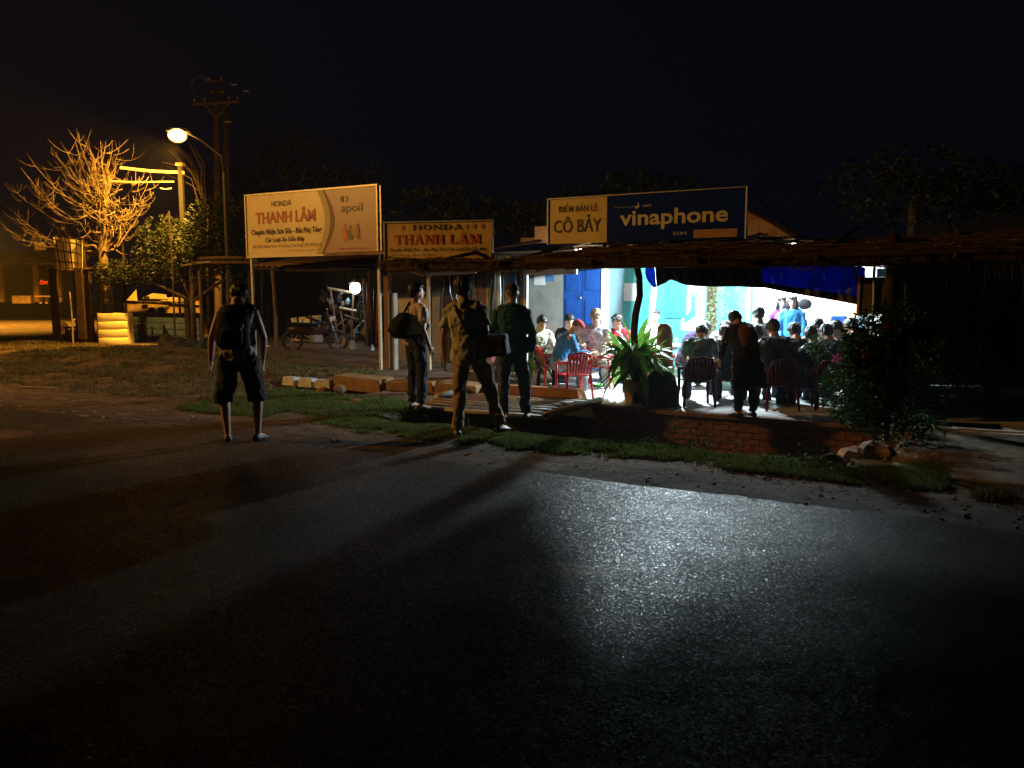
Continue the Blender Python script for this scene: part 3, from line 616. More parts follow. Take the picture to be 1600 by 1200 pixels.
# ---- bamboo footbridge
br = street('bamboo_footbridge', 'low bamboo footbridge from the grass verge to the bright terrace', 'footbridge', W(-6.45, 8.75, .0))
bl = MB().tube([(0, 0, 0), (1, 0, .0)], .5, 6)
for i in range(26):
    v = .12+i*.068; L_ = 2.0+random.uniform(-.12, .12); r_ = random.uniform(.022, .032)
    MB().tube([(.0+random.uniform(-.08, .05), v, .03), (L_/2, v+random.uniform(-.02, .02), .02), (L_, v+random.uniform(-.02, .02), .035)], [r_, r_*.95, r_*.85], 7).build('slat', random.choice((BAMBOO, WOOD, WOOD)), br, True)
MB().tube([(2.08, .18, .05), (2.16, 1.78, .06)], .05, 9).build('side_pole', BAMBOO, br, True)
MB().tube([(2.08, .175, .05), (2.08, .15, .05)], .030, 9).build('pole_end_shade', BLACK, br)  # black disc stands in for the shade inside the pole
MB().tube([(-.08, .9, .06), (-.02, 2.35, .12)], .06, 9).build('side_pole', mat('pale log', (.5, .47, .4), .7, .3), br, True)
for x in (.35, 1.6): MB().tube([(x, 0, -.04), (x, 1.75, -.04)], .04, 7).build('bearer', DWOOD, br)

# ---- blue tarpaulin hung under the eave
TARP = mat('blue tarpaulin', (.012, .05, .42), .45, .2, 6, .004, 12, trans=.35); FOLD_SHADE = mat('shaded tarpaulin fold', (.008, .010, .03), .6, .3)  # same blue tarp made darker: shade of the folds put into the colour
tp = street('tarpaulin', 'blue tarpaulin hung in folds under the eave of the cafe', 'tarpaulin', W(0, 11.0, 0))
top = [(1008, 412), (1100, 408), (1200, 408), (1300, 412), (1352, 418)]; bot_ = [(1008, 436), (1018, 450), (1030, 446), (1048, 437), (1070, 446), (1100, 448), (1150, 448), (1195, 450), (1240, 459), (1300, 469), (1352, 478)]
def itp(tab, px):
    for (a, b), (c, d) in zip(tab, tab[1:]):
        if px <= c: return b+(d-b)*(px-a)/(c-a)
    return tab[-1][1]
def tarp(px0, px1, f0, f1, ma, name, dv=0, nu_=40, nv_=10):
    def f(s_, t):
        px = px0+(px1-px0)*s_; y0, y1 = itp(top, px), itp(bot_, px); q = f0+(f1-f0)*t
        p = V(px, y0+(y1-y0)*q, 11.0+dv); u, v = UV(p)
        return (u, v-11.0+.03*math.sin(px*.11+q*3)+.02*math.sin(px*.37-q*5)+.05*q, p.z)
    MB().grid(f, nu_, nv_, .004).build(name, ma, tp, True)
tarp(1008, 1023, .1, 1, mat('lit blue tarpaulin', (.02, .12, .6), .4, .2, trans=.4), 'corner_flap'); tarp(1023.3, 1190, 0, 1, FOLD_SHADE, 'folded_valance'); tarp(1184, 1352, 0, .80, TARP, 'hanging_sheet', dv=.03); tarp(1184, 1352, .795, 1, FOLD_SHADE, 'hem', dv=.02)  # bright corner of the same tarp, light put into its colour
pb = street('plywood_board', 'brown plywood board hanging at the right end of the tarpaulin', 'board', V(1368, 462, 10.95))
MB().box((0, 0, 0), (.36, .03, .46)).build('panel', mat('dark plywood', (.10, .06, .035), .7, .3, 6), pb); MB().box((-.195, -.01, 0), (.03, .05, .5)).build('batten', mat('orange batten', (.5, .25, .1), .7, .3), pb)
for i, (a, b, c, d, v) in enumerate(((1370, 420, 1384, 433, 12.5), (1405, 440, 1411, 478, 13), (1418, 425, 1427, 452, 13))):
    p, q = V(a, d, v), V(c, b, v); wdt = UV(q)[0]-UV(p)[0]
    o = MB().box((wdt/2, 0, (q.z-p.z)/2), (wdt, .04, q.z-p.z)).build('teal_board', TEALW); o.location = p; o.rotation_euler.z = -T; tag(o, ('small teal board under the eave above the plywood', 'narrow tall teal board right of the dark post', 'teal strip highest at the right end of the cafe')[i], 'board')

# ================================================================ LAMPS, POLES, CABLES
LAMPG = emit('sodium bowl', (1.0, .42, .05), 60)
_n = LAMPG.node_tree; _lw = _n.nodes.new('ShaderNodeLayerWeight'); _lw.inputs[0].default_value = .35; _mr = _n.nodes.new('ShaderNodeMapRange')      # lamp halo put into the bowl: emission drops to orange at its rim
_mr.inputs[1].default_value = .15; _mr.inputs[2].default_value = .50; _mr.inputs[3].default_value = 60; _mr.inputs[4].default_value = .55; _n.links.new(_lw.outputs['Facing'], _mr.inputs[0]); _n.links.new(_mr.outputs[0], _n.nodes['Principled BSDF'].inputs['Emission Strength']); TUBE = emit('white tube', (.85, .95, 1), 22)
DEEP = (1.0, 0.45, 0.045); LSTEEL = mat('dark lamp steel', (.05, .05, .05), .7)
def street_lamp(label, head, foot, power, cone, aim=None):
    d = Vector((head.x-foot.x, head.y-foot.y, 0)); L_ = d.length; t = thing('street_lamp', label, 'street lamp', foot, math.atan2(d.y, d.x), 'sodium street lamps')
    h_ = head.z
    MB().tube([(0, 0, 0), (0, 0, h_-1.0)], [.07, .05], 10).build('pole', LSTEEL, t, True)
    MB().tube([(0, 0, h_-1.0), (.05, 0, h_-.55), (L_*.5, 0, h_-.15), (L_-.2, 0, h_+.04)], [.04, .03, .028, .025], 8).build('arm', LSTEEL, t, True)
    MB().box((L_+.02, 0, h_+.10), (.62, .26, .10), None, .7).build('lamp_head', LSTEEL, t)
    MB().ball((L_+.05, 0, h_-.05), (.26, .23, .20), 20, None, 14).build('lamp_bowl', LAMPG, t, True)
    l_ = lamp('lamp_light', t, (L_+.05, 0, h_-.34), power, DEEP if aim is None or cone > 100 else SODIUM, .16, 'SPOT', cone=cone, blend=.35)
    if aim is not None:                                             # a tilted head
        l_.rotation_euler = (Matrix.Rotation(-t.rotation_euler.z, 3, 'Z') @ (aim-head)).to_track_quat('-Z', 'Y').to_euler()
    return t
hd = D(280, 209, 22.6); street_lamp('lit orange street lamp glowing above the bare tree', hd, Vector((hd.x+1.1, hd.y+.3, 0)), P_FAR_LAMP, 112, Vector((-15, 25, 2.5)))
hd = Vector((-25.5, 36, 7)); street_lamp('third street lamp, beyond the left edge of the photo by the far shed', hd, Vector((-26.6, 36.5, 0)), P_FAR_LAMP*2.4, 120)
hd = W(-20, .2, 7.5); street_lamp('street lamp across the road, outside the left edge of the photo', hd, W(-20.2, -1.6, 0), P_NEAR_LAMP, 84, W(-12, 14, 2))

ft = D(339, 458, 29); ft.z = 0; up_ = thing('utility_pole', 'tall twin concrete utility pole with wide crossarm and braces', 'utility pole', ft)
q = lambda px, py, Y=29.0: D(px, py, Y)-Vector(ft)
POLC = mat('pole concrete', (.26, .20, .14), .9, .3, 5)
MB().tube([(0, 0, 0), q(338, 132)], [.17, .10], 10).build('post', POLC, up_, True); MB().tube([(.32, .4, 0), q(351, 150, 29.4)], [.16, .10], 10).build('post', POLC, up_, True)
MB().tube([q(303, 162, 28.8), q(373, 158, 28.8)], .065, 4).build('crossarm', POLC, up_); MB().tube([q(320, 162, 28.75), q(338, 184, 28.8)], .05, 4).build('brace', POLC, up_); MB().tube([q(357, 160, 28.75), q(339, 184, 28.8)], .045, 4).build('brace', POLC, up_)
MB().tube([q(331, 143), q(352, 143)], .07, 6).build('collar', POLC, up_); MB().tube([q(324, 127), q(350, 126)], .03, 5).build('top_bar', POLC, up_)
for px, py in ((304, 159), (320, 157), (357, 155), (371, 155), (326, 125), (346, 125)):
    MB().tube([q(px, py), q(px, py-5)], [.05, .03], 7).build('insulator', WHITEP, up_)
MB().tube([q(324, 127), q(313, 118), q(303, 122), q(299, 135), q(301, 146)], .02, 5).build('drop_wire', GALV, up_)
for i, (px, py, px2, py2) in enumerate(((361, 132, 371, 131), (380, 142, 389, 142), (352, 190, 362, 190))):
    o = MB().tube([D(px, py, 28), D((px+px2)/2, py+.5, 28), D(px2, py2, 28)], .035, 5).build('cable_clamp', GALV); tag(o, ('pale cable clamp just right of the utility pole top', 'small cable clamp furthest right of the utility pole', 'cable clamp low beside the utility pole shaft')[i], 'cable clamp')
cs = thing('concrete_stub_post', 'short concrete post with a flat top behind the bare tree', 'post', Vector((D(291, 458, 25).x, 25, 0)))
MB().box((0, 0, 2.75), (.13, .13, 5.5)).build('post', RUBBER, cs); MB().box((0, 0, 5.55), (.22, .22, .10)).build('cap', POLC, cs)  # black shaft carries its shade in the colour, the cap stays concrete
for i, (a, b, r_) in enumerate((((188, 262), (288, 270), .05), ((145, 282), (272, 284), .028), ((250, 294), (268, 294), .02))):
    o = MB().tube([D(a[0], a[1], 24.8), D((a[0]+b[0])/2, (a[1]+b[1])/2+1.5, 24.9), D(b[0], b[1], 25)], r_, 6).build('cable', mat('pale cable', (.6, .5, .35), .6)); tag(o, ('thick sagging cable bundle running to the concrete stub post', 'thin level cable crossing behind the bare tree', 'short cable stub under the thin level cable')[i], 'cable')
for i in range(3):
    o = MB().tube([D(304+i*22, 156, 28.8), D(200+i*20, 120-8*i, 24), D(-60, 60-i*14, 18)], .008, 4).build('overhead_wire', RUBBER); tag(o, ('lowest black overhead wire running left from the crossarm', 'middle black overhead wire running left from the crossarm', 'upper black overhead wire running left from the crossarm')[i], 'wire')

# ================================================================ TREES
def bare_tree():
    t = thing('bare_tree', 'leafless tree with pale branches lit orange under the street lamp', 'tree', Vector((D(163, 458, 24.5).x, 24.5, 0)))
    o = Vector(t.location); rng = random.Random(5)
    fork = D(160, 395, 24.5)
    MB().tube([(0, 0, 0), (.1, 0, 1.3), fork-o, D(163, 355, 24.5)-o], [.2, .16, .14, .08], 9).build('trunk', BARK, t, True)
    m = MB(); tw = MB()
    def curve(a, b, n=7, up=.18, wob=.07):
        d = b-a; L_ = d.length; out = []
        for i in range(n+1):
            s_ = i/n; p = a+d*s_; p.z -= up*L_*math.sin(math.pi*s_)*(.9); out.append(p+Vector((rng.gauss(0, wob), rng.gauss(0, wob), rng.gauss(0, wob)))*L_*.12*(1 if 0 < i < n else 0))
        return out
    tg = [(8, 285), (6, 318), (2, 355), (32, 262), (42, 240), (48, 290), (80, 228), (94, 220), (85, 250), (119, 200), (118, 222), (138, 216), (145, 240), (157, 220), (172, 236), (187, 222), (184, 250), (100, 285), (60, 305), (28, 345), (205, 262), (212, 285), (232, 284), (228, 318), (240, 300), (62, 378), (45, 392), (110, 262), (130, 280), (170, 280), (20, 330), (75, 330), (95, 345), (200, 330), (150, 260)]
    mids = [D(rng.uniform(140, 180), rng.uniform(315, 400), 24.5+rng.uniform(-.3, .3)) for _ in range(12)]
    for mm in mids: m.tube([x-o for x in curve(fork, mm, 4, .0, .1)], [.06, .05, .045, .04, .03], 6)
    for i, (px, py) in enumerate(tg):
        a = min(mids, key=lambda q_: (q_-D(px*.5+80, min(400, py+70), 24.5)).length+rng.random()*.8); b = D(px, py, 24.5+rng.uniform(-1.6, 1.6))
        pts = curve(a, b, 8, .14 if px < 120 else .05); n = len(pts); m.tube([x-o for x in pts], [.022*(1-k/n)+.003 for k in range(n)], 5)
        for _ in range(10):
            k = rng.randint(2, n-2); p = pts[k]; L_ = rng.uniform(.25, .85); dx = (pts[k+1]-pts[k-1]).normalized()
            e_ = p+dx*L_*.6+Vector((rng.gauss(0, .5), rng.gauss(0, .5), rng.uniform(-.3, .5)))*L_*.7
            sp = curve(p, e_, 4, .16); tw.tube([x-o for x in sp], [.009, .008, .006, .004, .002], 4)
            if rng.random() < .6:
                p2 = sp[2]; e2 = p2+Vector((rng.gauss(0, .3), rng.gauss(0, .3), rng.uniform(.1, .5))); tw.tube([x-o for x in curve(p2, e2, 3, .15)], [.009, .008, .006, .004], 4)
    for _ in range(130):       # dense tangle of cut twigs round the fork
        a = D(rng.gauss(160, 18), rng.gauss(338, 22), 24.4+rng.gauss(0, .4)); e_ = a+Vector((rng.gauss(-.12, .3), rng.gauss(0, .3), rng.gauss(.1, .3)))
        tw.tube([x-o for x in curve(a, e_, 3, .2, .1)], [.02, .017, .013, .006], 4)
    m.build('limbs', BARK, t, True); tw.build('twigs', BARK, t, True)['kind'] = 'stuff'
bare_tree()
def leafy(name, label, loc, blobs, n, size, ma, trunk_r=.12, seed=1, group=None, gap=.0):
    """blobs: (centre, radii) in local metres; the crown is many small leaf faces"""
    rng = random.Random(seed); t = thing(name, label, 'tree' if 'tree' in name else 'shrub', loc, 0, group)
    m = MB(); tot = sum(b[1][0]*b[1][2] for b in blobs)
    for c, r_ in blobs:
        for _ in range(int(n*r_[0]*r_[2]/tot)):
            d = Vector((rng.gauss(0, 1), rng.gauss(0, 1), rng.gauss(0, 1))).normalized()*rng.random()**.45
            p = Vector((c[0]+d.x*r_[0], c[1]+d.y*r_[1], c[2]+d.z*r_[2]))
            if noise.noise(p*1.6+Vector((seed, 0, 0))) < gap-.12: continue
            a = Vector((rng.gauss(0, 1), rng.gauss(0, 1), rng.gauss(0, .6))).normalized(); b = a.cross(Vector((rng.gauss(0, 1), rng.gauss(0, 1), 1))).normalized(); s_ = size*rng.uniform(.5, 1.4)
            o = len(m.v); m.v += [p-a*s_, p+b*s_*.35, p+a*s_, p-b*s_*.35]; m.f.append((o, o+1, o+2, o+3))
    cr = link('crown', None, None) if False else None
    me = bpy.data.meshes.new('crown'); me.from_pydata([tuple(x) for x in m.v], [], m.f); me.update(); c_ = link('crown', me, ma, t); c_['kind'] = 'stuff'
    b0 = blobs[0][0]; tk = MB(); tk.tube([(0, 0, 0), (b0[0]*.3, b0[1]*.3, b0[2]*.5), (b0[0]*.8, b0[1]*.8, b0[2])], [trunk_r, trunk_r*.8, trunk_r*.5], 8)
    for c, r_ in blobs[1:]: tk.tube([(b0[0]*.3, b0[1]*.3, b0[2]*.5), ((c[0]+b0[0]*.3)/2+rng.gauss(0, .1), (c[1]+b0[1])/2, (c[2]+b0[2]*.6)/2), c], [trunk_r*.6, trunk_r*.4, trunk_r*.2], 6)
    tk.build('trunk', DBARK, t, True); return t
def gx(px, Y): return Vector((D(px, 458, Y).x, Y, 0))
leafy('leafy_tree', 'dark green leafy tree standing between the bare tree and the billboard', gx(300, 24.0), [((0, 0, 2.7), (1.8, .7, .9)), ((-1.9, 0, 2.2), (1.3, .5, .45)), ((.9, .1, 3.6), (1.1, .7, 1.0)), ((-.8, .2, 3.3), (.9, .6, .7)), ((1.5, .1, 2.2), (1.0, .6, .8))], 22000, .055, mat('garden foliage', (.018, .032, .008), .7, .6, 5, trans=.1), .1, 3, gap=-.25)
leafy('tall_tree', 'tall dim tree rising behind the utility pole and the billboard', gx(455, 31), [((0, 0, 6.2), (2.6, 1.8, 1.9)), ((2.6, 0, 5.2), (1.9, 1.5, 1.8)), ((-2.4, 0, 4.8), (1.6, 1.4, 1.7)), ((.5, 0, 4.0), (3.2, 1.6, 1.4))], 16000, .08, FOL, .2, 4)
leafy('tall_tree', 'dark tree crown behind the roofs left of the blue sign', gx(700, 30), [((0, 0, 4.6), (2.2, 1.8, 1.1)), ((2.6, 0, 4.4), (1.9, 1.5, .9))], 7000, .09, FOL, .2, 6)
leafy('tall_tree', 'dark tree crown behind the long blue sign', gx(1010, 26), [((0, 0, 4.6), (2.4, 1.6, 1.0)), ((-2.2, 0, 4.2), (1.7, 1.3, .8))], 7000, .09, FOL, .2, 7)
leafy('tall_tree', 'dark tree crown behind the gable at the right', gx(1420, 20), [((0, 0, 4.2), (2.4, 1.6, 1.1)), ((2.6, 0, 3.9), (2.0, 1.3, 1.0))], 7000, .09, FOL, .2, 8)
# thin dark branches against the lamp glow
tb = thing('thin_tree', 'thin dark leafless tree arching under the street lamp', 'tree', gx(325, 25.5)); m_ = MB(); o_ = Vector(tb.location)
for i in range(16):
    px, py = 243+random.random()*55, 200+random.random()*70; a = D(325-random.random()*14, 330-random.random()*30, 25.5); b = D(px, py, 25.5+random.uniform(-.5, .5)); mid = (a+b)/2+Vector((.25, 0, .35-random.random()*.5))
    m_.tube([a-o_, mid-o_, b-o_], [.022, .015, .006], 4)
m_.build('twigs', DBARK, tb, True); MB().tube([(0, 0, 0), (0, 0, 2.5), D(325, 320, 25.5)-o_], [.07, .055, .04], 7).build('trunk', DBARK, tb, True)
# ================================================================ LEFT: SHEDS, STALL, SHEETS
def px_box(px0, px1, py0, py1, Y, th_, ma, name, parent):
    a, b = D(px0, py1, Y), D(px1, py0, Y); o = Vector(parent.location)
    return MB().box(((a.x+b.x)/2-o.x, Y-o.y, (a.z+b.z)/2), (abs(b.x-a.x), th_, abs(b.z-a.z))).build(name, ma, parent)
sh = thing('roadside_shed', 'long dark open shed with tin roof across the lit ground at far left', 'shed', gx(60, 44))
MB().grid(lambda s_, t: (D(-120, 458, 44).x-sh.location.x+(D(132, 458, 44).x-D(-120, 458, 44).x)*s_, -1.2+5*t, 3.15+1.0*t+.05*math.cos(s_*60*math.pi)), 240, 2, (0, 0, .02)).build('roof', TIN, sh)
px_box(-120, 130, 412, 470, 47, .1, mat('shed dark boards', (.05, .035, .025), .9, .4), 'rear_wall', sh); px_box(22, 50, 462, 474, 43.5, .3, OCH, 'counter', sh)
for px in (1, 57, 92, 130): px_box(px-2, px+2, 410, 472, 43.6, .15, WOOD, 'post', sh)
sgn = thing('shed_sign', 'small square sign with red letters hanging on the far shed post', 'sign', D(67, 448, 42)); px_box(59, 75, 436, 448.5, 42, .05, mat('lit sign face', (.62, .5, .32), .6, .1), 'panel', sgn)
p0 = D(61, 446, 41.9)-D(67, 448, 42); lettering('lettering', 'ÔM', p0.x, p0.x+.42, .12, .36, INKR, sgn, -.04, .03)
tb_ = thing('shed_table', 'low table with pale legs under the far shed', 'table', gx(76, 42)); px_box(60, 92, 462, 464, 42, .7, WOOD, 'tabletop', tb_)
for px in (64, 73, 88): px_box(px-1.5, px+1.5, 464, 474, 42, .1, OCH, 'leg', tb_)
def gpost(px, y0, y1, Y, r_, ma, label, lean=0, grp=None):
    o_ = gx(px, Y); t = MB().tube([(0, 0, -.1), (lean*.5+.02, 0, D(px, (y0+y1)/2, Y).z), (lean, 0, D(px, y0, Y).z)], [r_, r_*.9, r_*.75], 7).build('post', ma); t.location = o_; tag(t, label, 'post', grp)
gpost(142, 245, 485, 24.7, .055, DWOOD, 'tallest dark leaning post in front of the bare tree', -.12); gpost(133, 372, 540, 24.2, .09, DWOOD, 'thick dark post left of the cream tin drum', 0)
gpost(195, 335, 490, 25.6, .045, DWOOD, 'dark post rising above the blue tin fence end'); gpost(270, 330, 500, 23.2, .03, DWOOD, 'thin dark post in front of the dark leafy tree')
gpost(156, 412, 490, 25.4, .085, BAMBOO, 'pale orange lit post with bolt holes behind the cream tin drum', -.04)
gpost(279, 440, 495, 25.5, .04, DWOOD, 'short dark post against the blue tin fence')
stl = thing('roadside_stall', 'dark open stall with patched flat roof at the left roadside', 'stall', gx(125, 24.4)); so = Vector(stl.location)
for i, (a, b, y0, y1, dv) in enumerate(((70, 118, 421, 424, -.2), (95, 160, 418, 427, 0), (140, 205, 420, 424, .2), (120, 240, 416, 420, 1.0))):
    p, q_ = D(a, y0, 24.4+dv)-so, D(b, y1, 24.4+dv)-so
    MB().box(((p.x+q_.x)/2, dv+.6, (p.z+q_.z)/2), (q_.x-p.x, 1.9, .03), Euler((R(-2), R(2*(-1)**i), R(3*i)))).build('roof_sheet', (WOOD, TIN)[i % 2], stl)
for px, yb, r_ in ((103, 535, .055), (111, 535, .04), (129, 520, .05), (148, 535, .05), (118, 500, .04), (97, 500, .04)):
    px_ = D(px, 458, 24.4)-so; MB().tube([(px_.x, (px % 7)*.2-.5, 0), (px_.x+.04, (px % 7)*.2-.5, 2.25)], r_, 7).build('post', DWOOD, stl, True)
gpost(109, 456, 536, 24.0, .025, BAMBOO, 'slender bright pole standing beside the dark stall posts')
bn = thing('stall_bench', 'small dark wooden bench between the stall posts', 'bench', G(124, 536)); 
MB().box((0, 0, .5), (.75, .4, .06)).build('seat', DWOOD, bn)
for x, y in ((-.3, -.15), (.3, -.15), (-.3, .15), (.3, .15)): MB().box((x, y, .23), (.07, .07, .46)).build('leg', DWOOD, bn)
MB().box((0, -.2, .34), (.55, .04, .2)).build('side_board', WOOD, bn)
o = MB().ball((0, 0, .22), (.30, .26, .26), 12).build('grindstone', mat('dusty stone', (.22, .15, .10), .9, .4, 6, .01, 8), None, True); o.location = G(95, 520); tag(o, 'round dusty stone lying left of the stall posts', 'stone')
pk = thing('propped_plank', 'pale plank propped slantwise inside the stall', 'plank', G(120, 505)); MB().box((0, 0, .28), (.7, .08, .05), Euler((0, R(-38), 0))).build('plank', BAMBOO, pk)
tsc = thing('cloth_screen', 'tall cream sheet behind a dark lattice under the bare tree', 'screen', Vector((D(106, 458, 23.6).x, 23.6, 0))); so = Vector(tsc.location)
a, b, c, d = D(83, 370, 23.7)-so, D(89, 419, 23.7)-so, D(128, 376, 23.4)-so, D(128, 419, 23.4)-so
MB().grid(lambda s_, t: (a*(1-s_)+c*s_)*(1-t)+(b*(1-s_)+d*s_)*t+Vector((0, .04*math.sin(s_*9), 0)), 12, 6, (0, .02, 0)).build('sheet', YELTIN, tsc)
for i in range(4):
    f = (i+.7)/4.2; MB().tube([a*(1-f)+c*f+Vector((0, -.12, .05)), b*(1-f)+d*f+Vector((.05, -.12, -.05))], .022, 5).build('upright', DWOOD, tsc)
for f in (.12, .45, .8): MB().tube([a*(1-f)+b*f+Vector((0, -.14, .04)), c*(1-f)+d*f+Vector((0, -.14, -.02))], .018, 5).build('crossbar', DWOOD, tsc)
px_box(84, 88, 419, 530, 23.75, .08, DWOOD, 'post', tsc); px_box(124, 128, 419, 530, 23.5, .08, DWOOD, 'post', tsc)
# cream tin drum of four curved bands
dr = thing('tin_drum', 'bright cream tin enclosure of four stacked curved bands', 'drum', G(175, 541)); 
for i in range(4):
    z0 = .02+i*.245
    def f(s_, t, z0=z0, i=i):
        x = -.44+.88*s_; bow = 1+.05*math.sin(math.pi*(i+t)/4); y = .07*abs(2*s_-1)**2.2+.022*(2*t-1)**2; return (x*bow, y, z0+.24*t+.01*math.sin(s_*7+i))
    MB().grid(f, 16, 4, (0, .012, 0)).build('band', YELTIN, dr, True)
for x in (-.42, .42): MB().box((x, .3, .5), (.05, .4, 1.0)).build('side', YELTIN, dr)
fn = thing('tin_fence', 'blue grey horizontal tin fence right of the cream drum', 'fence', G(205, 532, 0)); so = Vector(fn.location)
for i in range(4):
    p, q_ = D(201, 530, 26.0)-so, D(312, 530, 25.0)-so
    MB().grid(lambda s_, t: (p.x+(q_.x-p.x)*s_, p.y+(q_.y-p.y)*s_+.012*(2*t-1)**2, .03+i*.20+.192*t), 20, 4, (0, .01, 0)).build('sheet', BLUETIN, fn, True)
for px in (202, 226, 308):
    p = D(px, 530, 24.8)-so; MB().tube([(p.x, p.y-.1, 0), (p.x, p.y-.1, .9)], .045, 6).build('post', DWOOD, fn, True)
o = MB().tube([D(190, 471, 25.2), D(250, 474, 25.0), D(310, 479, 24.8)], .045, 6).build('rail_pole', DWOOD, None, True); tag(o, 'long dark pole laid level above the blue tin fence', 'pole')
hp = MB(); rng = random.Random(9)
for i in range(9): hp.ball((rng.uniform(-.5, .5), rng.uniform(-.2, .2), rng.uniform(.12, .34)), (rng.uniform(.2, .34), .25, rng.uniform(.16, .26)), 9, None, 6)
o = hp.build('scrap_heap', RUBBER, None, True); o.location = G(290, 552); tag(o, 'dark lumpy heap of scrap in front of the blue tin fence', 'heap')
md = o.modifiers.new('d', 'SUBSURF'); md.levels = md.render_levels = 1
o = MB().tube([(0, 0, 0), (.2, 0, .1), (.42, .03, .05)], .04, 6).build('pale_branch', BAMBOO, None, True); o.location = G(258, 548); tag(o, 'short pale stick caught in the dark scrap heap', 'stick')
ls = thing('low_shack', 'low orange lit shack wall with patched roof behind the blue fence', 'shack', gx(255, 29)); so = Vector(ls.location)
px_box(196, 316, 470, 489, 29, .1, mat('shack plaster', (.50, .34, .15), .9, .3, 3), 'wall', ls)
for a, b, c, d in ((197, 214, 452, 470), (222, 262, 458, 466), (250, 300, 464, 470), (262, 310, 470, 475)):
    p, q_ = D(a, d, 28.8)-so, D(b, c, 28.8)-so; MB().add([(p.x, -.2, p.z), (q_.x, -.2, p.z-.03), (q_.x-.2, .1, q_.z-.05), (p.x+.25, .1, q_.z), (p.x, -.1, p.z-.04), (q_.x, -.1, p.z-.07)], [(0, 1, 2, 3), (1, 0, 4, 5)]).build('roof_piece', YELTIN, ls)
for px in (237, 252, 293): px_box(px-4, px+4, 480, 488, 28.9, .05, DWOOD, 'opening', ls)
px_box(225, 233, 463, 468, 28.5, .05, DWOOD, 'opening', ls)
# wooden rack
rk = thing('pole_rack', 'rack of rough poles left of the large billboard', 'rack', G(316, 545)); so = Vector(rk.location); Yr = so.y
for a, b, r_ in (((300, 411), (404, 410), .045), ((312, 404), (380, 403), .05), ((376, 404), (402, 408), .05), ((285, 415), (330, 409), .03)):
    MB().tube([D(a[0], a[1], Yr)-so, D((a[0]+b[0])/2, (a[1]+b[1])/2-.8, Yr)-so, D(b[0], b[1], Yr-.4)-so], r_, 7).build('pole', WOOD if r_ > .03 else BAMBOO, rk, True)
MB().tube([(0, 0, 0), (.03, 0, 1), (.02, 0, 2.25)], [.07, .06, .05], 8).build('post', WOOD, rk, True); p = D(391, 458, Yr)-so; MB().tube([(p.x, 0, 0), (p.x-.02, 0, 2.25)], .035, 7).build('post', DWOOD, rk, True)
MB().tube([(1.6, .4, .0), (1.68, .4, 2.2)], .03, 6).build('post', DWOOD, rk, True)
# ground litter at the left
for i, (px, py, w_, a, lb) in enumerate(((61, 608, .62, 8, 'flat pale plank lying in the grass at lower left'), (56, 550, .34, 35, 'small pale board in the grass below the stall'), (105, 543, .6, 30, 'dark stick lying by the stall posts'))):
    o = MB().box((0, 0, .02), (w_, .07, .025)).build('plank', (BAMBOO, BAMBOO, DWOOD)[i]); p = G(px, py); u_, v_ = UV(p); o.location = (p.x, p.y, max(0, H(u_, v_))); o.rotation_euler = (0, R(2), R(a)); tag(o, lb, 'plank')

# ================================================================ YARD BEHIND THE BILLBOARD
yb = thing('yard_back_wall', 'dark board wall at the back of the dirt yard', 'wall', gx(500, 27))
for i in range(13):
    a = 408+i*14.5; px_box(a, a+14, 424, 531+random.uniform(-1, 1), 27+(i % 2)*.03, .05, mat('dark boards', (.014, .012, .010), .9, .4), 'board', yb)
lp = thing('yard_lamp', 'bright white lamp hanging among the yard clutter', 'lamp', D(555, 450, 23.6)); so = Vector(lp.location)
MB().ball((0, 0, 0), (.16, .16, .17)).build('bulb', emit('white bulb', (.75, .88, 1), 30), lp, True); MB().lathe((0, 0, .10), ((.03, .16), (.05, .12), (.2, .05), (.19, .04)), 14).build('shade', GALV, lp, True); MB().tube([(0, 0, .2), (0, 0, 1.1)], .01, 5).build('cord', RUBBER, lp)
lamp('lamp_light', lp, (0, -.2, -.05), P_YARD, (.7, .86, 1), .1)
wd = thing('glowing_sheet', 'small white sheet with added glow at the dark yard wall', 'glowing sheet', D(507, 446, 26.7)); px_box(503, 512, 432, 446, 26.7, .03, emit('sheet glow', (.7, .85, 1), 1.6), 'pane', wd); px_box(514, 517, 434, 446, 26.7, .03, emit('sheet glow', (1, 1, 1), 1), 'pane', wd); px_box(523, 527, 436, 446, 26.7, .03, emit('sheet glow', (1, 1, 1), 1), 'pane', wd)  # white sheet made to glow, its brightness put in as emission
ys = thing('cream_tarp_sheet', 'bright cream sheet with bars standing in for a lattice shadow, leaning in the yard', 'sheet', gx(475, 24.6)); so = Vector(ys.location)
c4 = [D(454, 497, 24.6)-so, D(503, 492, 24.9)-so, D(497, 533, 24.4)-so, D(459, 518, 24.5)-so]
MB().grid(lambda s_, t: (c4[0]*(1-s_)+c4[1]*s_)*(1-t)+(c4[3]*(1-s_)+c4[2]*s_)*t+Vector((0, .05*math.sin(s_*6), 0)), 10, 6, (0, .02, 0)).build('sheet', YELTIN, ys, True)
for f, g_ in (((0, .35), (1, .5)), ((.25, 0), (.3, 1)), ((.68, 0), (.75, 1)), ((.5, 0), (1, .25))):
    P_ = lambda s_, t: (c4[0]*(1-s_)+c4[1]*s_)*(1-t)+(c4[3]*(1-s_)+c4[2]*s_)*t+Vector((0, -.12, 0))
    MB().tube([P_(*f), P_(*g_)], .035, 5).build('shadow_bar', DWOOD, ys)  # dark bars stand in for the lattice's shadow lines on the sheet
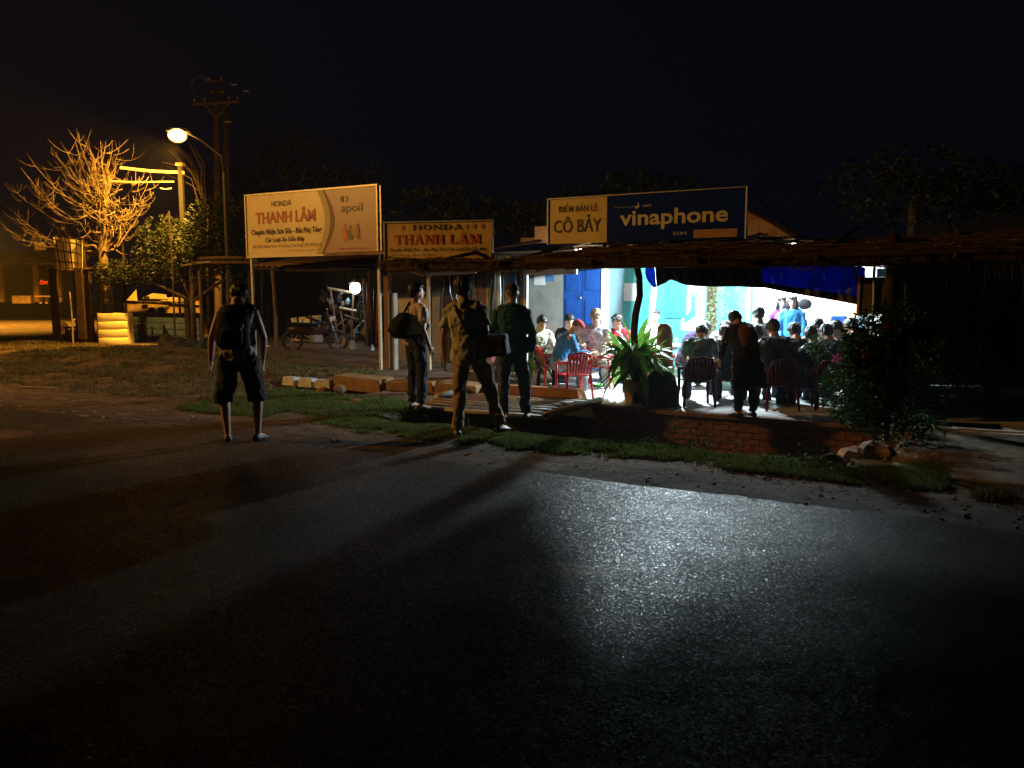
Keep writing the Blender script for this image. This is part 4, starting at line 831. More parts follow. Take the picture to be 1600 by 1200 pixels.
for i, (px, py, sx, sz, ma, lb, ct) in enumerate(((423, 530, .40, .45, mat('hessian', (.45, .28, .12), .9, .3, 10), 'orange lit full sack beside the billboard leg', 'sack'), (416, 546, .28, .13, YELTIN, 'flattened pale bag under the full sack', 'bag'), (523, 531, .11, .55, BAMBOO, 'upright wooden block under the yard shelf', 'block'), (540, 543, .22, .36, mat('dark jar', (.2, .14, .08), .5), 'brown jar below the hanging lamp', 'jar'), (551, 549, .2, .3, CONC, 'grey can right of the brown jar', 'can'), (517, 545, .3, .1, OCH, 'low pile of clay lumps on the yard ground', 'pile'))):
    p = G(px, py); o = MB().rings([((0, 0, z*sz), (sx*r_/1.0, 0, 0), (0, sx*r_*.8, 0)) for z, r_ in ((0, .46), (.25, .52), (.6, .48), (.85, .36), (1, .2))], 12).build(ct, ma, None, True); o.location = p; tag(o, lb, ct)
def wheel(name, label, loc, r_, rz, cat='tyre'):
    t = thing(name, label, cat, loc, rz); m_ = MB(); n = 28
    vs = []; 
    for i in range(n):
        a = 2*math.pi*i/n
        for k in range(8):
            b = 2*math.pi*k/8; rr = r_-.05+.05*math.cos(b); vs.append((rr*math.cos(a), .05*math.sin(b), r_+rr*math.sin(a)))
    m_.add(vs, [(i*8+k, ((i+1) % n)*8+k, ((i+1) % n)*8+(k+1) % 8, i*8+(k+1) % 8) for i in range(n) for k in range(8)]); m_.build('tyre', RUBBER, t, True)
    m_ = MB(); m_.rings([((0, y, r_), (.05, 0, 0), (0, 0, .05)) for y in (-.05, .05)], 10)
    for i in range(10): a = 2*math.pi*i/10; m_.tube([(0, 0, r_), ((r_-.08)*math.cos(a), 0, r_+(r_-.08)*math.sin(a))], .006, 4)
    m_.build('rim', GALV, t); return t
wheel('old_wheel', 'dark wheel leaning beside the lattice sheet in the yard', G(503, 540), .38, R(15))
bs = thing('work_shelf', 'crooked shelf of planks crowded with parts in the yard', 'shelf', G(535, 541)); so = Vector(bs.location); Yb = so.y
for a, b in (((512, 450), (548, 457)), ((530, 481), (557, 486))): MB().tube([D(*a, Yb)-so, D(*b, Yb)-so], .04, 4).build('plank', BAMBOO, bs)
for a, b in (((516, 452), (527, 520)), ((552, 455), (549, 540)), ((518, 515), (541, 498)), ((532, 486), (540, 528)), ((560, 500), (538, 492))): MB().tube([D(*a, Yb)-so, D(*b, Yb)-so], .03, 6).build('strut', WOOD, bs)
for i, (px, py, s_) in enumerate(((517, 470, .1), (529, 466, .13), (535, 474, .08), (543, 470, .1), (533, 456, .08), (523, 480, .09), (546, 505, .12), (556, 520, .13))):
    p = D(px, py, Yb+.2); o = MB().rings([((0, 0, -s_), (s_*.6, 0, 0), (0, s_*.5, 0)), ((0.01, 0, 0), (s_*.8, 0, 0), (0, s_*.8, 0)), ((.02, 0, s_), (s_*.3, 0, 0), (0, s_*.3, 0))], 7).build('machine_part', (GALV, RUBBER, TIN, BLUETIN)[i % 4]); o.location = p
    o.parent = bs; o.location = p-so
for i in range(5):
    p = G(573+i*4, 545); o = MB().tube([(0, 0, 0), (.02*(i-2), .05, 1.1), (.03*(i-2), .1, 2.0-.1*i)], .05, 7).build('wooden_pole', WOOD, None, True); o.location = p+Vector((0, .06*(i % 2), 0)); tag(o, ('leftmost and nearest to the yard lamp', 'second from the yard lamp', 'middle one', 'fourth from the yard lamp', 'rightmost, next to the steel post')[i]+' of the rough upright poles beside the yard lamp', 'pole', 'poles clustered beside the yard lamp')
o = MB().lathe((0, 0, 0), ((.05, 0), (.055, .03), (.055, .15), (.02, .21), (.02, .24)), 12).build('white_bottle', WHITEP, None, True); o.location = G(582, 552); tag(o, 'white plastic bottle standing at the foot of the pole cluster', 'bottle')
o = MB().box((0, 0, .03), (.9, .25, .05)).build('ground_board', BAMBOO); o.location = G(425, 549); tag(o, 'pale board lying on the yard ground left of the awning post', 'board')

scp = thing('scrap_pile', 'tangle of sticks, pipes and boards piled round the yard lamp', 'pile', G(540, 538)); so = Vector(scp.location); rng = random.Random(31)
for i in range(26):
    px, py = rng.uniform(505, 583), rng.uniform(455, 535); Y_ = so.y+rng.uniform(-.3, 1.2); a = rng.gauss(1.35, .6); L_ = rng.uniform(.3, 1.0); c = D(px, py, Y_)-so; d = Vector((math.cos(a), rng.gauss(0, .2), math.sin(a)))*L_/2
    if c.z-abs(d.z) < .02: c.z = abs(d.z)+.03
    if i % 3: MB().tube([c-d, c+d*.1, c+d], rng.uniform(.012, .035), 6).build('stick', rng.choice((WOOD, DWOOD, GALV, TIN)), scp, True)
    else: MB().box(c, (rng.uniform(.15, .35), .02, rng.uniform(.12, .4)), Euler((rng.gauss(0, .3), rng.gauss(0, .5), rng.gauss(0, .5)))).build('scrap_sheet', rng.choice((TIN, BLUETIN, DWOOD, RUBBER)), scp)
leafy('yard_bush', 'small green shrub under the yard lamp', gx(563, 24.4), [((0, 0, .95), (.28, .25, .3))], 500, .04, LEAF2, .015, 12)

# ================================================================ CAFE FURNITURE
def make_chair():
    t = thing('plastic_chair', 'red plastic armchair facing the tables, nearest the footbridge', 'chair', (0, 0, 0), 0, 'red plastic armchairs'); 
    MB().grid(lambda a, b: (-.21+.42*a, -.20+.42*b, .39-.02*math.sin(math.pi*a)*math.sin(math.pi*b)), 6, 6, (0, 0, .02)).build('seat', REDPL, t, True)
    for sx in (-1, 1):
        MB().tube([(sx*.25, .22, 0), (sx*.235, .20, .3), (sx*.25, .18, .60)], [.020, .026, .024], 6).build('leg', REDPL, t, True)
        MB().tube([(sx*.25, -.27, 0), (sx*.225, -.22, .32), (sx*.22, -.22, .42)], [.020, .028, .026], 6).build('leg', REDPL, t, True)
        MB().tube([(sx*.25, .21, .585), (sx*.27, .05, .605), (sx*.265, -.12, .61), (sx*.22, -.24, .63)], [.026, .03, .028, .022], 6).build('armrest', REDPL, t, True)
    bk = MB()
    for i in range(7):
        x = -.15+i*.05; top_ = .80-.9*x*x; bk.grid(lambda a, b: (x*(1+.25*b)-.021+.042*a, -.20-.10*b+.03*(x/.15)**2*b, .42+(top_-.44)*b), 1, 6, (0, -.008, 0))
    bk.build('backrest_slats', REDPL, t, True)
    MB().tube([(-.215, -.22, .42), (-.235, -.26, .62), (-.17, -.31, .765), (0, -.33, .80), (.17, -.31, .765), (.235, -.26, .62), (.215, -.22, .42)], .021, 6).build('back_frame', REDPL, t, True)
    return t
ch0 = make_chair(); used = [False]
SHADED_RED = mat('red plastic in shade', (.07, .005, .006), .8, .12, 4)  # the same red plastic darkened, shade on the chair backs put into the colour
def chair(loc, rz, label, sc_=.88, dark=False):
    c = ch0 if not used[0] else copy_tree(ch0); used[0] = True
    c.location = (loc.x, loc.y, .012); c.rotation_euler.z = R(rz); c.scale = (sc_,)*3; c['label'] = label
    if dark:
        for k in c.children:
            k.material_slots[0].link = 'OBJECT'; k.material_slots[0].material = SHADED_RED
    return c
chair(G(896, 622), 20, 'empty red plastic armchair with its back to the road, nearest the footbridge')
chair(G(862, 606), -70, 'red plastic armchair behind the potted palm at the left')
chair(G(938, 606), -105, 'empty red chair seen from the side, right of the empty armchair by the footbridge')
chair(G(1087, 634), 0, 'red chair under the man in the green grey shirt', dark=True)
chair(G(1214, 640), 0, 'red chair under the dark man sitting with his back to the road', dark=True)
chair(G(1297, 640), -15, 'red chair in painted shade under the man near the flowering bush', dark=True); chair(G(1030, 606), -10, 'red chair partly hidden behind the big potted plant')
chair(G(1395, 628), 20, 'red chair standing in the dark behind the flowering bush'); chair(G(1525, 614), -50, 'dark red chair alone at the far right of the yard')
CLOTH = mat('white tabletop', (.78, .78, .76), .4, .08, 4)
def table(loc, rz, w_, d_, label, h_=.62):
    t = thing('cafe_table', label, 'table', (loc.x, loc.y, .012), R(rz)); MB().box((0, 0, h_), (w_, d_, .03)).build('tabletop', CLOTH, t)
    for sx in (-1, 1):
        for sy in (-1, 1): MB().tube([(sx*(w_/2-.05), sy*(d_/2-.05), 0), (sx*(w_/2-.07), sy*(d_/2-.07), h_-.015)], .016, 6).build('leg', GALV, t, True)
    MB().box((0, 0, h_-.05), (w_-.12, d_-.12, .05)).build('apron', GALV, t); return t
t1 = table(G(915, 597), -20, .95, .65, 'white cafe table in front of the man in the floral shirt'); t2 = table(G(1138, 600), -28, 1.5, .7, 'long white table with cups behind the standing person in the dark coat'); t3 = table(G(1030, 590), -20, .8, .6, 'small white table half hidden behind the potted plant'); t4 = table(G(1290, 606), -28, 1.2, .7, 'table beside the seated group near the flowering bush')
def cup(loc, label, ma=WHITEP, s_=1.0, cat='cup'):
    o = MB().rings([((0, 0, z*s_), (r_*s_, 0, 0), (0, r_*s_, 0)) for r_, z in ((.022, 0), (.026, .02), (.033, .07), (.028, .07), (.02, .015))], 10).build(cat, ma, None, True); o.location = loc; tag(o, label, cat); return o
P0 = Vector(t1.location)+Vector((0, 0, .64))
cup(P0+Vector((-.2, .05, 0)), 'white cup at the left of the table of the floral shirt man'); cup(P0+Vector((.22, -.1, 0)), 'white cup at the right of the table of the floral shirt man'); cup(P0+Vector((.02, .12, 0)), 'tall white glass in the middle of the table of the floral shirt man', s_=1.5, cat='glass')
P0 = Vector(t2.location)+Vector((0, 0, .64))
cup(P0+Vector((-.45, .0, 0)), 'cup at the left end of the long table'); cup(P0+Vector((-.1, -.12, 0)), 'cup in the middle of the long table near the blue carton')
bxm = MB().box((0, 0, .06), (.10, .06, .12)).build('blue_carton', BLUED); bxm.location = P0+Vector((-.12, -.22, 0)); tag(bxm, 'small blue carton standing on the long white table', 'carton')
bxm = MB().box((0, 0, .05), (.13, .05, .10)).build('black_box', BLACK); bxm.location = P0+Vector((.16, -.2, 0)); tag(bxm, 'small black box standing right of the blue carton', 'box')
bw = MB().rings([((0, 0, z), (r_, 0, 0), (0, r_, 0)) for r_, z in ((.09, 0), (.13, .05), (.12, .05), (.08, .01))], 14).build('green_bowl', mat('green plastic', (.12, .45, .12), .4), None, True); bw.location = G(936, 605); tag(bw, 'green bowl lying on the floor under the table', 'bowl')
rng = random.Random(8)
for tt, nm in ((t1, 'table of the floral shirt man'), (t2, 'long white table'), (t3, 'small table behind the big potted plant'), (t4, 'table by the flowering bush')):
    for i, (x, y, kind_) in enumerate(((-.3, .1, 'bottle'), (.1, .15, 'glass'), (.3, .05, 'glass'), (-.05, -.15, 'bowl'))):
        o = MB().rings([((0, 0, z), (r_, 0, 0), (0, r_, 0)) for r_, z in {'bottle': ((.03, 0), (.032, .12), (.014, .17), (.014, .22)), 'glass': ((.024, 0), (.032, .11), (.028, .11), (.02, .01)), 'bowl': ((.04, 0), (.08, .05), (.072, .05), (.03, .01))}[kind_]], 12).build(kind_, {'bottle': mat('green bottle', (.03, .12, .05), .2), 'glass': mat('glass tumbler', (.5, .55, .55), .15), 'bowl': WHITEP}[kind_], None, True)
        o.location = Vector(tt.location)+Matrix.Rotation(tt.rotation_euler.z, 3, 'Z') @ Vector((x, y, .637)); tag(o, {'bottle': 'dark green bottle standing on the ', 'glass': ('', 'left', 'right')[i if i < 3 else 0]+' clear glass tumbler on the ', 'bowl': 'shallow white bowl on the '}[kind_]+nm, kind_)
# side counter with goods at the right of the interior
ct = thing('goods_counter', 'counter heaped with goods behind the woman in blue and purple', 'counter', W(uat(1292, 14.6), 14.6, 0), -T)
MB().box((0, 0, .45), (1.7, .5, .9)).build('body', WOOD, ct); MB().box((0, 0, .92), (1.8, .56, .04)).build('counter_top', WHITEP, ct)
for x in (-.05, .32, .83): MB().box((x, .1, 1.35), (.05, .05, .85)).build('upright', WHITEP, ct)
rng = random.Random(3)
for i, (x, sx, sz, ma, nm, lb) in enumerate(((-.7, .3, .16, GREYW, 'box', 'grey box at the left end of the goods counter'), (-.42, .26, .2, WOOD, 'box', 'brown box second from the left on the goods counter'), (.1, .4, .14, mat('light blue plastic', (.08, .45, .7), .4), 'basin', 'light blue basin on the goods counter'), (.22, .26, .12, BLUED, 'bag', 'dark blue bag lying on the light blue basin'), (.55, .2, .25, BLUETIN, 'box', 'blue grey box right of the light blue basin'), (.72, .12, .2, PAPER, 'box', 'white box at the right end of the goods counter'))):
    z = .945+(.15 if i == 3 else 0); o = MB().box((0, 0, sz/2), (sx, .24, sz), None, .88).build(nm, ma); o.location = Vector(ct.location)+Matrix.Rotation(-T, 3, 'Z') @ Vector((x, -.08, z)); o.rotation_euler.z = -T; o.modifiers.new('b', 'BEVEL').width = .015; tag(o, lb, nm)
o = MB().box((0, 0, 0), (.5, .03, .34)).build('wall_poster', mat('orange poster', (.75, .42, .25), .6, .3, 6)); o.location = V(1318, 482, 15.1); o.rotation_euler.z = -T; tag(o, 'orange poster on the white wall at the right of the interior', 'poster')
hb = thing('hanging_bag', 'dark bag hanging on the white wall right of the woman in blue', 'bag', V(1258, 470, 14.9)); MB().ball((0, 0, -.06), (.13, .06, .1)).build('body', BLACK, hb, True); MB().tube([(-.08, 0, 0), (0, 0, .15), (.08, 0, 0)], .008, 5).build('strap', BLACK, hb)
# fluorescent tubes under the canopy
def tube_lamp(u, v, z, label, power, turn=0.0):
    t = street('tube_lamp', label, 'lamp', W(u, v, z), 'white tube lamps under the canopy'); t.rotation_euler.z += R(turn); MB().box((0, 0, .05), (1.25, .06, .05)).build('batten', WHITEP, t); MB().tube([(-.6, 0, 0), (.6, 0, 0)], .014, 8).build('tube', TUBE, t, True)
    MB().tube([(-.3, 0, .07), (-.3, 0, .35)], .005, 4).build('cord', RUBBER, t); MB().tube([(.3, 0, .07), (.3, 0, .35)], .005, 4).build('cord', RUBBER, t)
    if turn:                                                        # a short bright lamp: crisp shadows reach the road
        lamp('lamp_light', t, (0, 0, -.04), power*1.0, COOL, .045); return t
    lamp('tube_light', t, (0, 0, -.035), power, COOL, kind='AREA', size=(1.2, .06))
    l2 = lamp('tube_light', t, (0, -.04, 0), power*.55, COOL, kind='AREA', size=(1.2, .06), rot=(R(68), 0, 0))
    return t
tube_lamp(-4.06, 13.28, 2.36, 'white tube lamp hanging over the long table', P_TUBE, 90); tube_lamp(-5.6, 13.9, 2.42, 'white tube lamp above the man in the floral shirt', P_TUBE*.32)
tube_lamp(-2.6, 14.3, 2.42, 'white tube lamp above the goods counter', P_TUBE*.35)

# ---- plants with big leaves
def leaf_mesh(L_, wd_, droop, fold=.25):
    m = MB(); n = 6
    for i in range(n+1):
        s_ = i/n; w2_ = wd_*math.sin(math.pi*min(1, s_*.92+.08))**.8*(1 if i < n else .05); z = L_*(s_*.75-droop*s_*s_); x = L_*(s_*.55+.35*droop*s_*s_)
        m.v += [Vector((x, -w2_, z+w2_*fold)), Vector((x, 0, z)), Vector((x, w2_, z+w2_*fold))]
    for i in range(n): a = i*3; m.f += [(a, a+3, a+4, a+1), (a+1, a+4, a+5, a+2)]
    me = m.mesh('leaf', True); me.materials.append(LEAF); return me
LM = [leaf_mesh(1, .072, dr_) for dr_ in (.15, .5, .85, 1.2)]
def strap_plant(name, label, loc, n, L_, pot, seed, z0=.35, clump=.12, stems=3):
    rng = random.Random(seed); t = thing(name, label, 'plant', loc)
    for k in range(stems):
        a = k*2.1; MB().tube([(0, 0, z0-.15), (clump*.6*math.cos(a), clump*.6*math.sin(a), z0+.1), (clump*math.cos(a), clump*math.sin(a), z0+.35+.1*k)], [.02, .017, .012], 6).build('stem', BAMBOO, t, True)
    for i in range(n):
        o = link('leaf', rng.choice(LM), LEAF, t); a = rng.uniform(0, 6.283); k = rng.random(); c = rng.uniform(0, clump)
        o.location = (c*math.cos(a), c*math.sin(a), z0+.02+.42*k*L_/.75); s_ = L_*rng.uniform(.6, 1.1); o.scale = (s_, s_*1.1, s_)
        o.rotation_euler = (rng.gauss(0, .15), rng.gauss(0, .22)-(.35 if i % 4 == 0 else 0), a)
    if pot: MB().lathe((0, 0, 0), pot, 18).build('pot', TERRA, t, True)
    return t
pt_ = ((.13, 0), (.15, .05), (.185, .28), (.20, .33), (.185, .34), (.17, .29))
strap_plant('potted_plant', 'big potted plant with arching strap leaves on the terrace edge', G(992, 630), 210, .70, pt_, 2, .33, .16, 4)
strap_plant('potted_plant', 'long leaved potted plant in a white bucket behind the man in the green jacket', G(826, 606), 46, .66, None, 5, .3, .08, 2)
o = MB().lathe((0, 0, 0), ((.12, 0), (.15, .28), (.16, .29), (.14, .27), (.11, .02)), 16).build('white_bucket', WHITEP, None, True); o.location = G(826, 606); tag(o, 'white bucket holding the long leaved plant beside the white frame', 'bucket')
st_ = thing('wooden_stump', 'upright brown wooden stump behind the big potted plant', 'stump', G(1036, 622)); MB().rings([((0.0+.01*math.sin(z*9), 0, z), (r_, 0, 0), (0, r_*.8, 0)) for z, r_ in ((0, .2), (.3, .17), (.7, .13), (.95, .125), (1.08, .11), (1.14, .06))], 12).build('trunk', mat('brown stump', (.22, .11, .045), .8, .4, 6, .006, 30), st_, True)
o = MB().rings([((0, 0, z), (r_, 0, 0), (0, r_, 0)) for z, r_ in ((0, .27), (.2, .26), (.42, .2), (.5, .12))], 12).build('black_sack', BLACK, None, True); o.location = G(1032, 634); tag(o, 'black sack slumped on the floor at the foot of the brown stump', 'sack')
# hanging dark green plant before the teal wall
hg = thing('hanging_plant', 'dark green climbing plant on the brown corner post', 'plant', W(uat(1117, 14.6), 14.6, 0)); m_ = MB(); rng = random.Random(2)
for i in range(900):
    z = rng.uniform(.75, 2.15); r_ = .17+.10*math.sin(z*7); p = Vector((rng.gauss(0, r_*.55)+.03*math.sin(z*4), rng.gauss(0, .06), z)); 
    if z < 1.5 and rng.random() < .3: p.x += .22*rng.random()
    a = Vector((rng.gauss(0, 1), rng.gauss(0, 1), rng.gauss(0, 1))).normalized()*.035; b = a.orthogonal().normalized()*.014; k = len(m_.v); m_.v += [p-a, p+b, p+a, p-b]; m_.f.append((k, k+1, k+2, k+3))
m_.build('foliage', mat('olive leaf', (.05, .07, .02), .6, .4), hg)['kind'] = 'stuff'; MB().tube([(0, 0, 0), (.03, 0, 1), (0, 0, 2.1)], .02, 6).build('stem', DBARK, hg, True)
# weeds and the flowering bush
def bush(name, label, loc, blobs, n, size, seed, flowers=(), ma=None):
    t = leafy(name, label, loc, blobs, n, size, ma or LEAF2, .03, seed)
    for (x, y, z) in flowers:
        m_ = MB()
        for k in range(5):
            a = 2*math.pi*k/5; c_, s_ = math.cos(a), math.sin(a)
            m_.add([(x, y, z), (x+.045*c_-.02*s_, y-.02, z+.045*s_+.02*c_), (x+.062*c_, y-.01, z+.062*s_), (x+.045*c_+.02*s_, y-.02, z+.045*s_-.02*c_)], [(0, 1, 2, 3)])
        m_.build('flower', PINK, t)
    return t
bl_ = G(1385, 690); 
bush('flowering_bush', 'leafy bush with pink flowers at the right end of the terrace', bl_, [((0, 0, 1.0), (.55, .4, .55)), ((-.25, 0, .6), (.5, .4, .5)), ((.3, .1, 1.15), (.4, .35, .35)), ((.15, 0, .35), (.6, .4, .4)), ((-.35, -.05, 1.0), (.25, .25, .25))], 15000, .036, 21,
     [(D(1384, 510, bl_.y-.35)-bl_)[:], (D(1306, 560, bl_.y-.3)-bl_)[:], (D(1352, 552, bl_.y-.38)-bl_)[:]])
b2 = G(1276, 640); bush('small_bush', 'thin shiny leaved shrub in front of the seated group', b2, [((0, 0, .85), (.20, .15, .22)), ((.02, 0, .6), (.14, .12, .2))], 500, .028, 22)
b3 = W(-.4, 11.6, 0); bush('dark_bush', 'dark bush behind the flowering bush at the right', b3, [((0, 0, 1.1), (.7, .5, .6)), ((.2, 0, .5), (.8, .5, .5))], 5000, .035, 25)
def weeds(px, py, n, h_, seed, label, zz=0, spread=.25):
    rng = random.Random(seed); m = MB(); loc = G(px, py); u_, v_ = UV(loc); loc.z = H(u_, v_)
    for i in range(n):
        a = rng.uniform(0, 6.28); x, y = rng.gauss(0, spread), rng.gauss(0, spread*.5); L_ = h_*rng.uniform(.4, 1.1); d = Vector((math.cos(a)*.4, math.sin(a)*.4, 1)).normalized()
        for k in range(5):
            p = Vector((x, y, 0))+d*L_*(k+1)/5; b = Vector((rng.gauss(0, 1), rng.gauss(0, 1), rng.gauss(0, .5))).normalized()*.03; c = b.orthogonal().normalized()*.012; o = len(m.v); m.v += [p, p+b+c, p+b*1.8, p+b-c]; m.f.append((o, o+1, o+2, o+3))
    o = m.build('weeds', LEAF2); o.location = loc; tag(o, label, 'weeds', kind='stuff')
weeds(1078, 700, 60, .55, 1, 'leafy weeds climbing the brick ditch wall', 0, .1); weeds(1250, 735, 34, .22, 2, 'low green weeds on the far lip of the ditch', 0, .3); weeds(905, 668, 50, .16, 3, 'small pale weeds beside the footbridge', 0, .25); weeds(1000, 702, 60, .12, 4, 'tiny weeds on the ditch lip below the potted plant', 0, .4)
m_ = MB(); rng = random.Random(17)
for i in range(900):
    u = rng.uniform(-13, 2); v = 6.1+abs(rng.gauss(0, 1.3)); 
    if v > 9.5: continue
    z = H(u, v)+.006; a = rng.uniform(0, 6.28); s_ = rng.uniform(.012, .04); c_, q_ = math.cos(a)*s_, math.sin(a)*s_; k = len(m_.v)
    m_.v += [Vector((u-c_, v-q_, z)), Vector((u-q_*.4, v+c_*.4, z+rng.uniform(0, .012))), Vector((u+c_, v+q_, z+.004)), Vector((u+q_*.4, v-c_*.4, z+rng.uniform(0, .01)))]; m_.f.append((k, k+1, k+2, k+3))
o = m_.build('dry_leaves', mat('dead leaf', (.22, .14, .07), .9, .5, 30)); o.rotation_euler.z = -T; tag(o, 'dead leaves and litter strewn over the verge', 'leaves', kind='stuff')
# broken earth and rocks at the right end of the ditch
rng = random.Random(6); ROCK = mat('ochre rock', (.30, .17, .09), .95, .45, 5, .01, 12)
for i, (px, py, s_, z) in enumerate(((1300, 722, .16, -.2), (1335, 712, .22, -.25), (1370, 705, .2, -.1), (1405, 690, .24, -.1), (1392, 722, .18, -.2), (1345, 735, .14, -.15), (1425, 700, .15, -.05), (1235, 708, .12, -.5), (1187, 655, .10, -.1), (558, 628, .10, 0), (505, 612, .13, -.1), (530, 608, .12, 0))):
    m_ = MB(); m_.ball((0, 0, 0), (s_, s_*.8, s_*.6), 9, None, 7); m_.v = [q*(1+.5*noise.noise(q*6+Vector((i*7, 0, 0)))) for q in m_.v]
    o = m_.build('rock', ROCK); o.location = G(px, py, z); o.rotation_euler = (0, 0, i); tag(o, ('flat ochre rock at the left of the broken ditch end', 'large ochre rock under the flowering bush', 'ochre rock leaning in the middle of the ditch end', 'highest ochre rock at the ditch end', 'low ochre rock at the bottom of the ditch end', 'small ochre rock nearest the grass at the ditch end', 'rightmost ochre rock at the ditch end', 'dark rock on the ditch floor', 'small rock on the terrace edge', 'clod of earth below the leftmost kerb block', 'dark clod in the pit by the white kerb stones', 'clod at the left end of the ochre kerb')[i], 'rock')
PALEC = mat('pale concrete slab', (.36, .35, .33), .9, .3, 4, .004, 30)
for i, (px, py, L_, w_, lb) in enumerate(((1478, 742, 1.6, .45, 'pale concrete slab at the right road edge beyond the grass'), (1480, 664, 1.1, .6, 'pale concrete patch in the dark yard at the right'), (1560, 672, 1.4, .5, 'second pale concrete patch farther right in the dark yard'))):
    o = MB().box((0, 0, 0), (L_, w_, .06)).build('concrete_slab', PALEC); p = G(px, py); o.location = (p.x, p.y, .0); o.rotation_euler.z = -T+R(4*i); tag(o, lb, 'slab')
# bench, motorbike in the dark at the right
bn = thing('log_bench', 'low orange wooden bench in the dark at the right edge', 'bench', G(1592, 634)); MB().box((0, 0, .3), (1.0, .3, .06)).build('seat', WOOD, bn)
for x in (-.4, .4): MB().box((x, 0, .14), (.08, .26, .27)).build('leg', WOOD, bn)
def motorbike(loc, rz, label):
    t = thing('motorbike', label, 'motorbike', loc, R(rz))
    for x in (-.6, .62):
        m_ = MB(); n = 24; vs = []
        for i in range(n):
            a = 2*math.pi*i/n
            for k in range(6): b = 2*math.pi*k/6; rr = .25+.04*math.cos(b); vs.append((x+rr*math.cos(a), .04*math.sin(b), .29+rr*math.sin(a)))
        m_.add(vs, [(i*6+k, ((i+1) % n)*6+k, ((i+1) % n)*6+(k+1) % 6, i*6+(k+1) % 6) for i in range(n) for k in range(6)]); wh = m_.build('wheel', RUBBER, t, True)
        m_ = MB(); 
        for i in range(8): a = math.pi*i/4; m_.tube([(x, 0, .29), (x+.23*math.cos(a), 0, .29+.23*math.sin(a))], .007, 4)
        m_.build('rim', GALV, wh)
    BODY = mat('dark red enamel', (.022, .006, .007), .45, .1)
    MB().rings([((x, 0, z), (0, a, 0), (0, 0, b)) for x, z, a, b in ((-.75, .62, .04, .05), (-.5, .62, .11, .12), (-.15, .55, .10, .13), (.1, .48, .08, .12), (.3, .6, .12, .2), (.45, .7, .1, .12))], 10).build('body', BODY, t, True)
    MB().rings([((x, 0, z), (0, a, 0), (0, 0, .05)) for x, z, a in ((-.7, .76, .06), (-.5, .76, .12), (-.15, .74, .12), (.1, .72, .08))], 8).build('seat', BLACK, t, True)
    MB().box((.05, 0, .36), (.34, .2, .2)).build('engine', GALV, t); MB().tube([(.62, 0, .29), (.5, 0, .65), (.42, 0, .95)], .03, 7).build('fork', GALV, t, True)
    MB().tube([(.36, -.32, .98), (.42, -.1, .97), (.42, .1, .97), (.36, .32, .98)], .014, 6).build('handlebar', RUBBER, t, True); MB().ball((.5, 0, .9), (.08, .09, .08)).build('headlight', WHITEP, t, True)
    MB().tube([(.0, .12, .3), (-.3, .14, .28), (-.7, .15, .34)], [.02, .035, .04], 7).build('exhaust', GALV, t, True)
    for y in (-.2, .2): MB().tube([(.38, y, .97), (.36, y*1.3, 1.12)], .006, 4).build('mirror_stem', GALV, t); MB().ball((.36, y*1.4, 1.15), (.015, .05, .035)).build('mirror', GALV, t, True)
motorbike(W(2.9, 11.3, 0), -40, 'dark red motorbike parked in the dark at the right'); motorbike(W(4.6, 11.0, 0), -60, 'motorbike cut by the right edge of the photo')
motorbike(G(492, 549), 12, 'dark motorbike parked in the dirt yard in front of the scrap pile')
# red crate behind the men
cr_ = thing('drinks_cabinet', 'low red framed cabinet behind the men in front of the tin screen', 'cabinet', G(752, 606)); cr_.rotation_euler.z = -T
for x in (-.3, .3):
    for y in (-.18, .18): MB().box((x, y, .36), (.05, .05, .72)).build('post', REDPL, cr_)
for z in (.05, .68): MB().box((0, -.18, z), (.55, .04, .05)).build('rail', REDPL, cr_)
MB().box((0, .0, .36), (.54, .3, .55)).build('glass_case', mat('cabinet glass', (.12, .14, .14), .15, .2), cr_); MB().box((0, -.16, .3), (.5, .01, .02)).build('shelf_edge', WHITEP, cr_)
# ================================================================ PEOPLE
TS = bpy.data.scenes.new('scratch')      # small scene that only evaluates the voxel meshes
def remesh(mb, voxel, smooth=4, fac=.5):
    me = mb.mesh('tmp'); o = bpy.data.objects.new('tmp', me); TS.collection.objects.link(o)
    r = o.modifiers.new('r', 'REMESH'); r.mode = 'VOXEL'; r.voxel_size = voxel; r.use_smooth_shade = True
    s_ = o.modifiers.new('s', 'SMOOTH'); s_.iterations = smooth; s_.factor = fac
    with bpy.context.temp_override(scene=TS, view_layer=TS.view_layers[0]): dg = bpy.context.evaluated_depsgraph_get()
    out = bpy.data.meshes.new_from_object(o.evaluated_get(dg))
    bpy.data.objects.remove(o); bpy.data.meshes.remove(me)
    out.polygons.foreach_set('use_smooth', [True]*len(out.polygons)); return out
def wrinkle(me, amp, sc_=9, seed=0, zs=.5, fold=1.0):
    n_ = len(me.vertices); co = np.empty(n_*3, dtype=np.float32); no = np.empty(n_*3, dtype=np.float32)
    me.vertices.foreach_get('co', co); me.vertices.foreach_get('normal', no); co = co.reshape(-1, 3); no = no.reshape(-1, 3)
    off = Vector((seed*3.1, seed, 0)); d = np.empty(n_)
    for i, (x, y, z) in enumerate((co*np.array((sc_, sc_, sc_*zs))).tolist()):
        q = Vector((x, y, z)); d[i] = noise.noise(q+off)+.5*noise.noise(q*2.3+off)-(1.1*abs(noise.noise(q*1.5+off*2)+.3*noise.noise(q*3.1))-.3)*fold
    me.vertices.foreach_set('co', (co+no*(amp*d)[:, None]).astype(np.float32).ravel()); me.update()
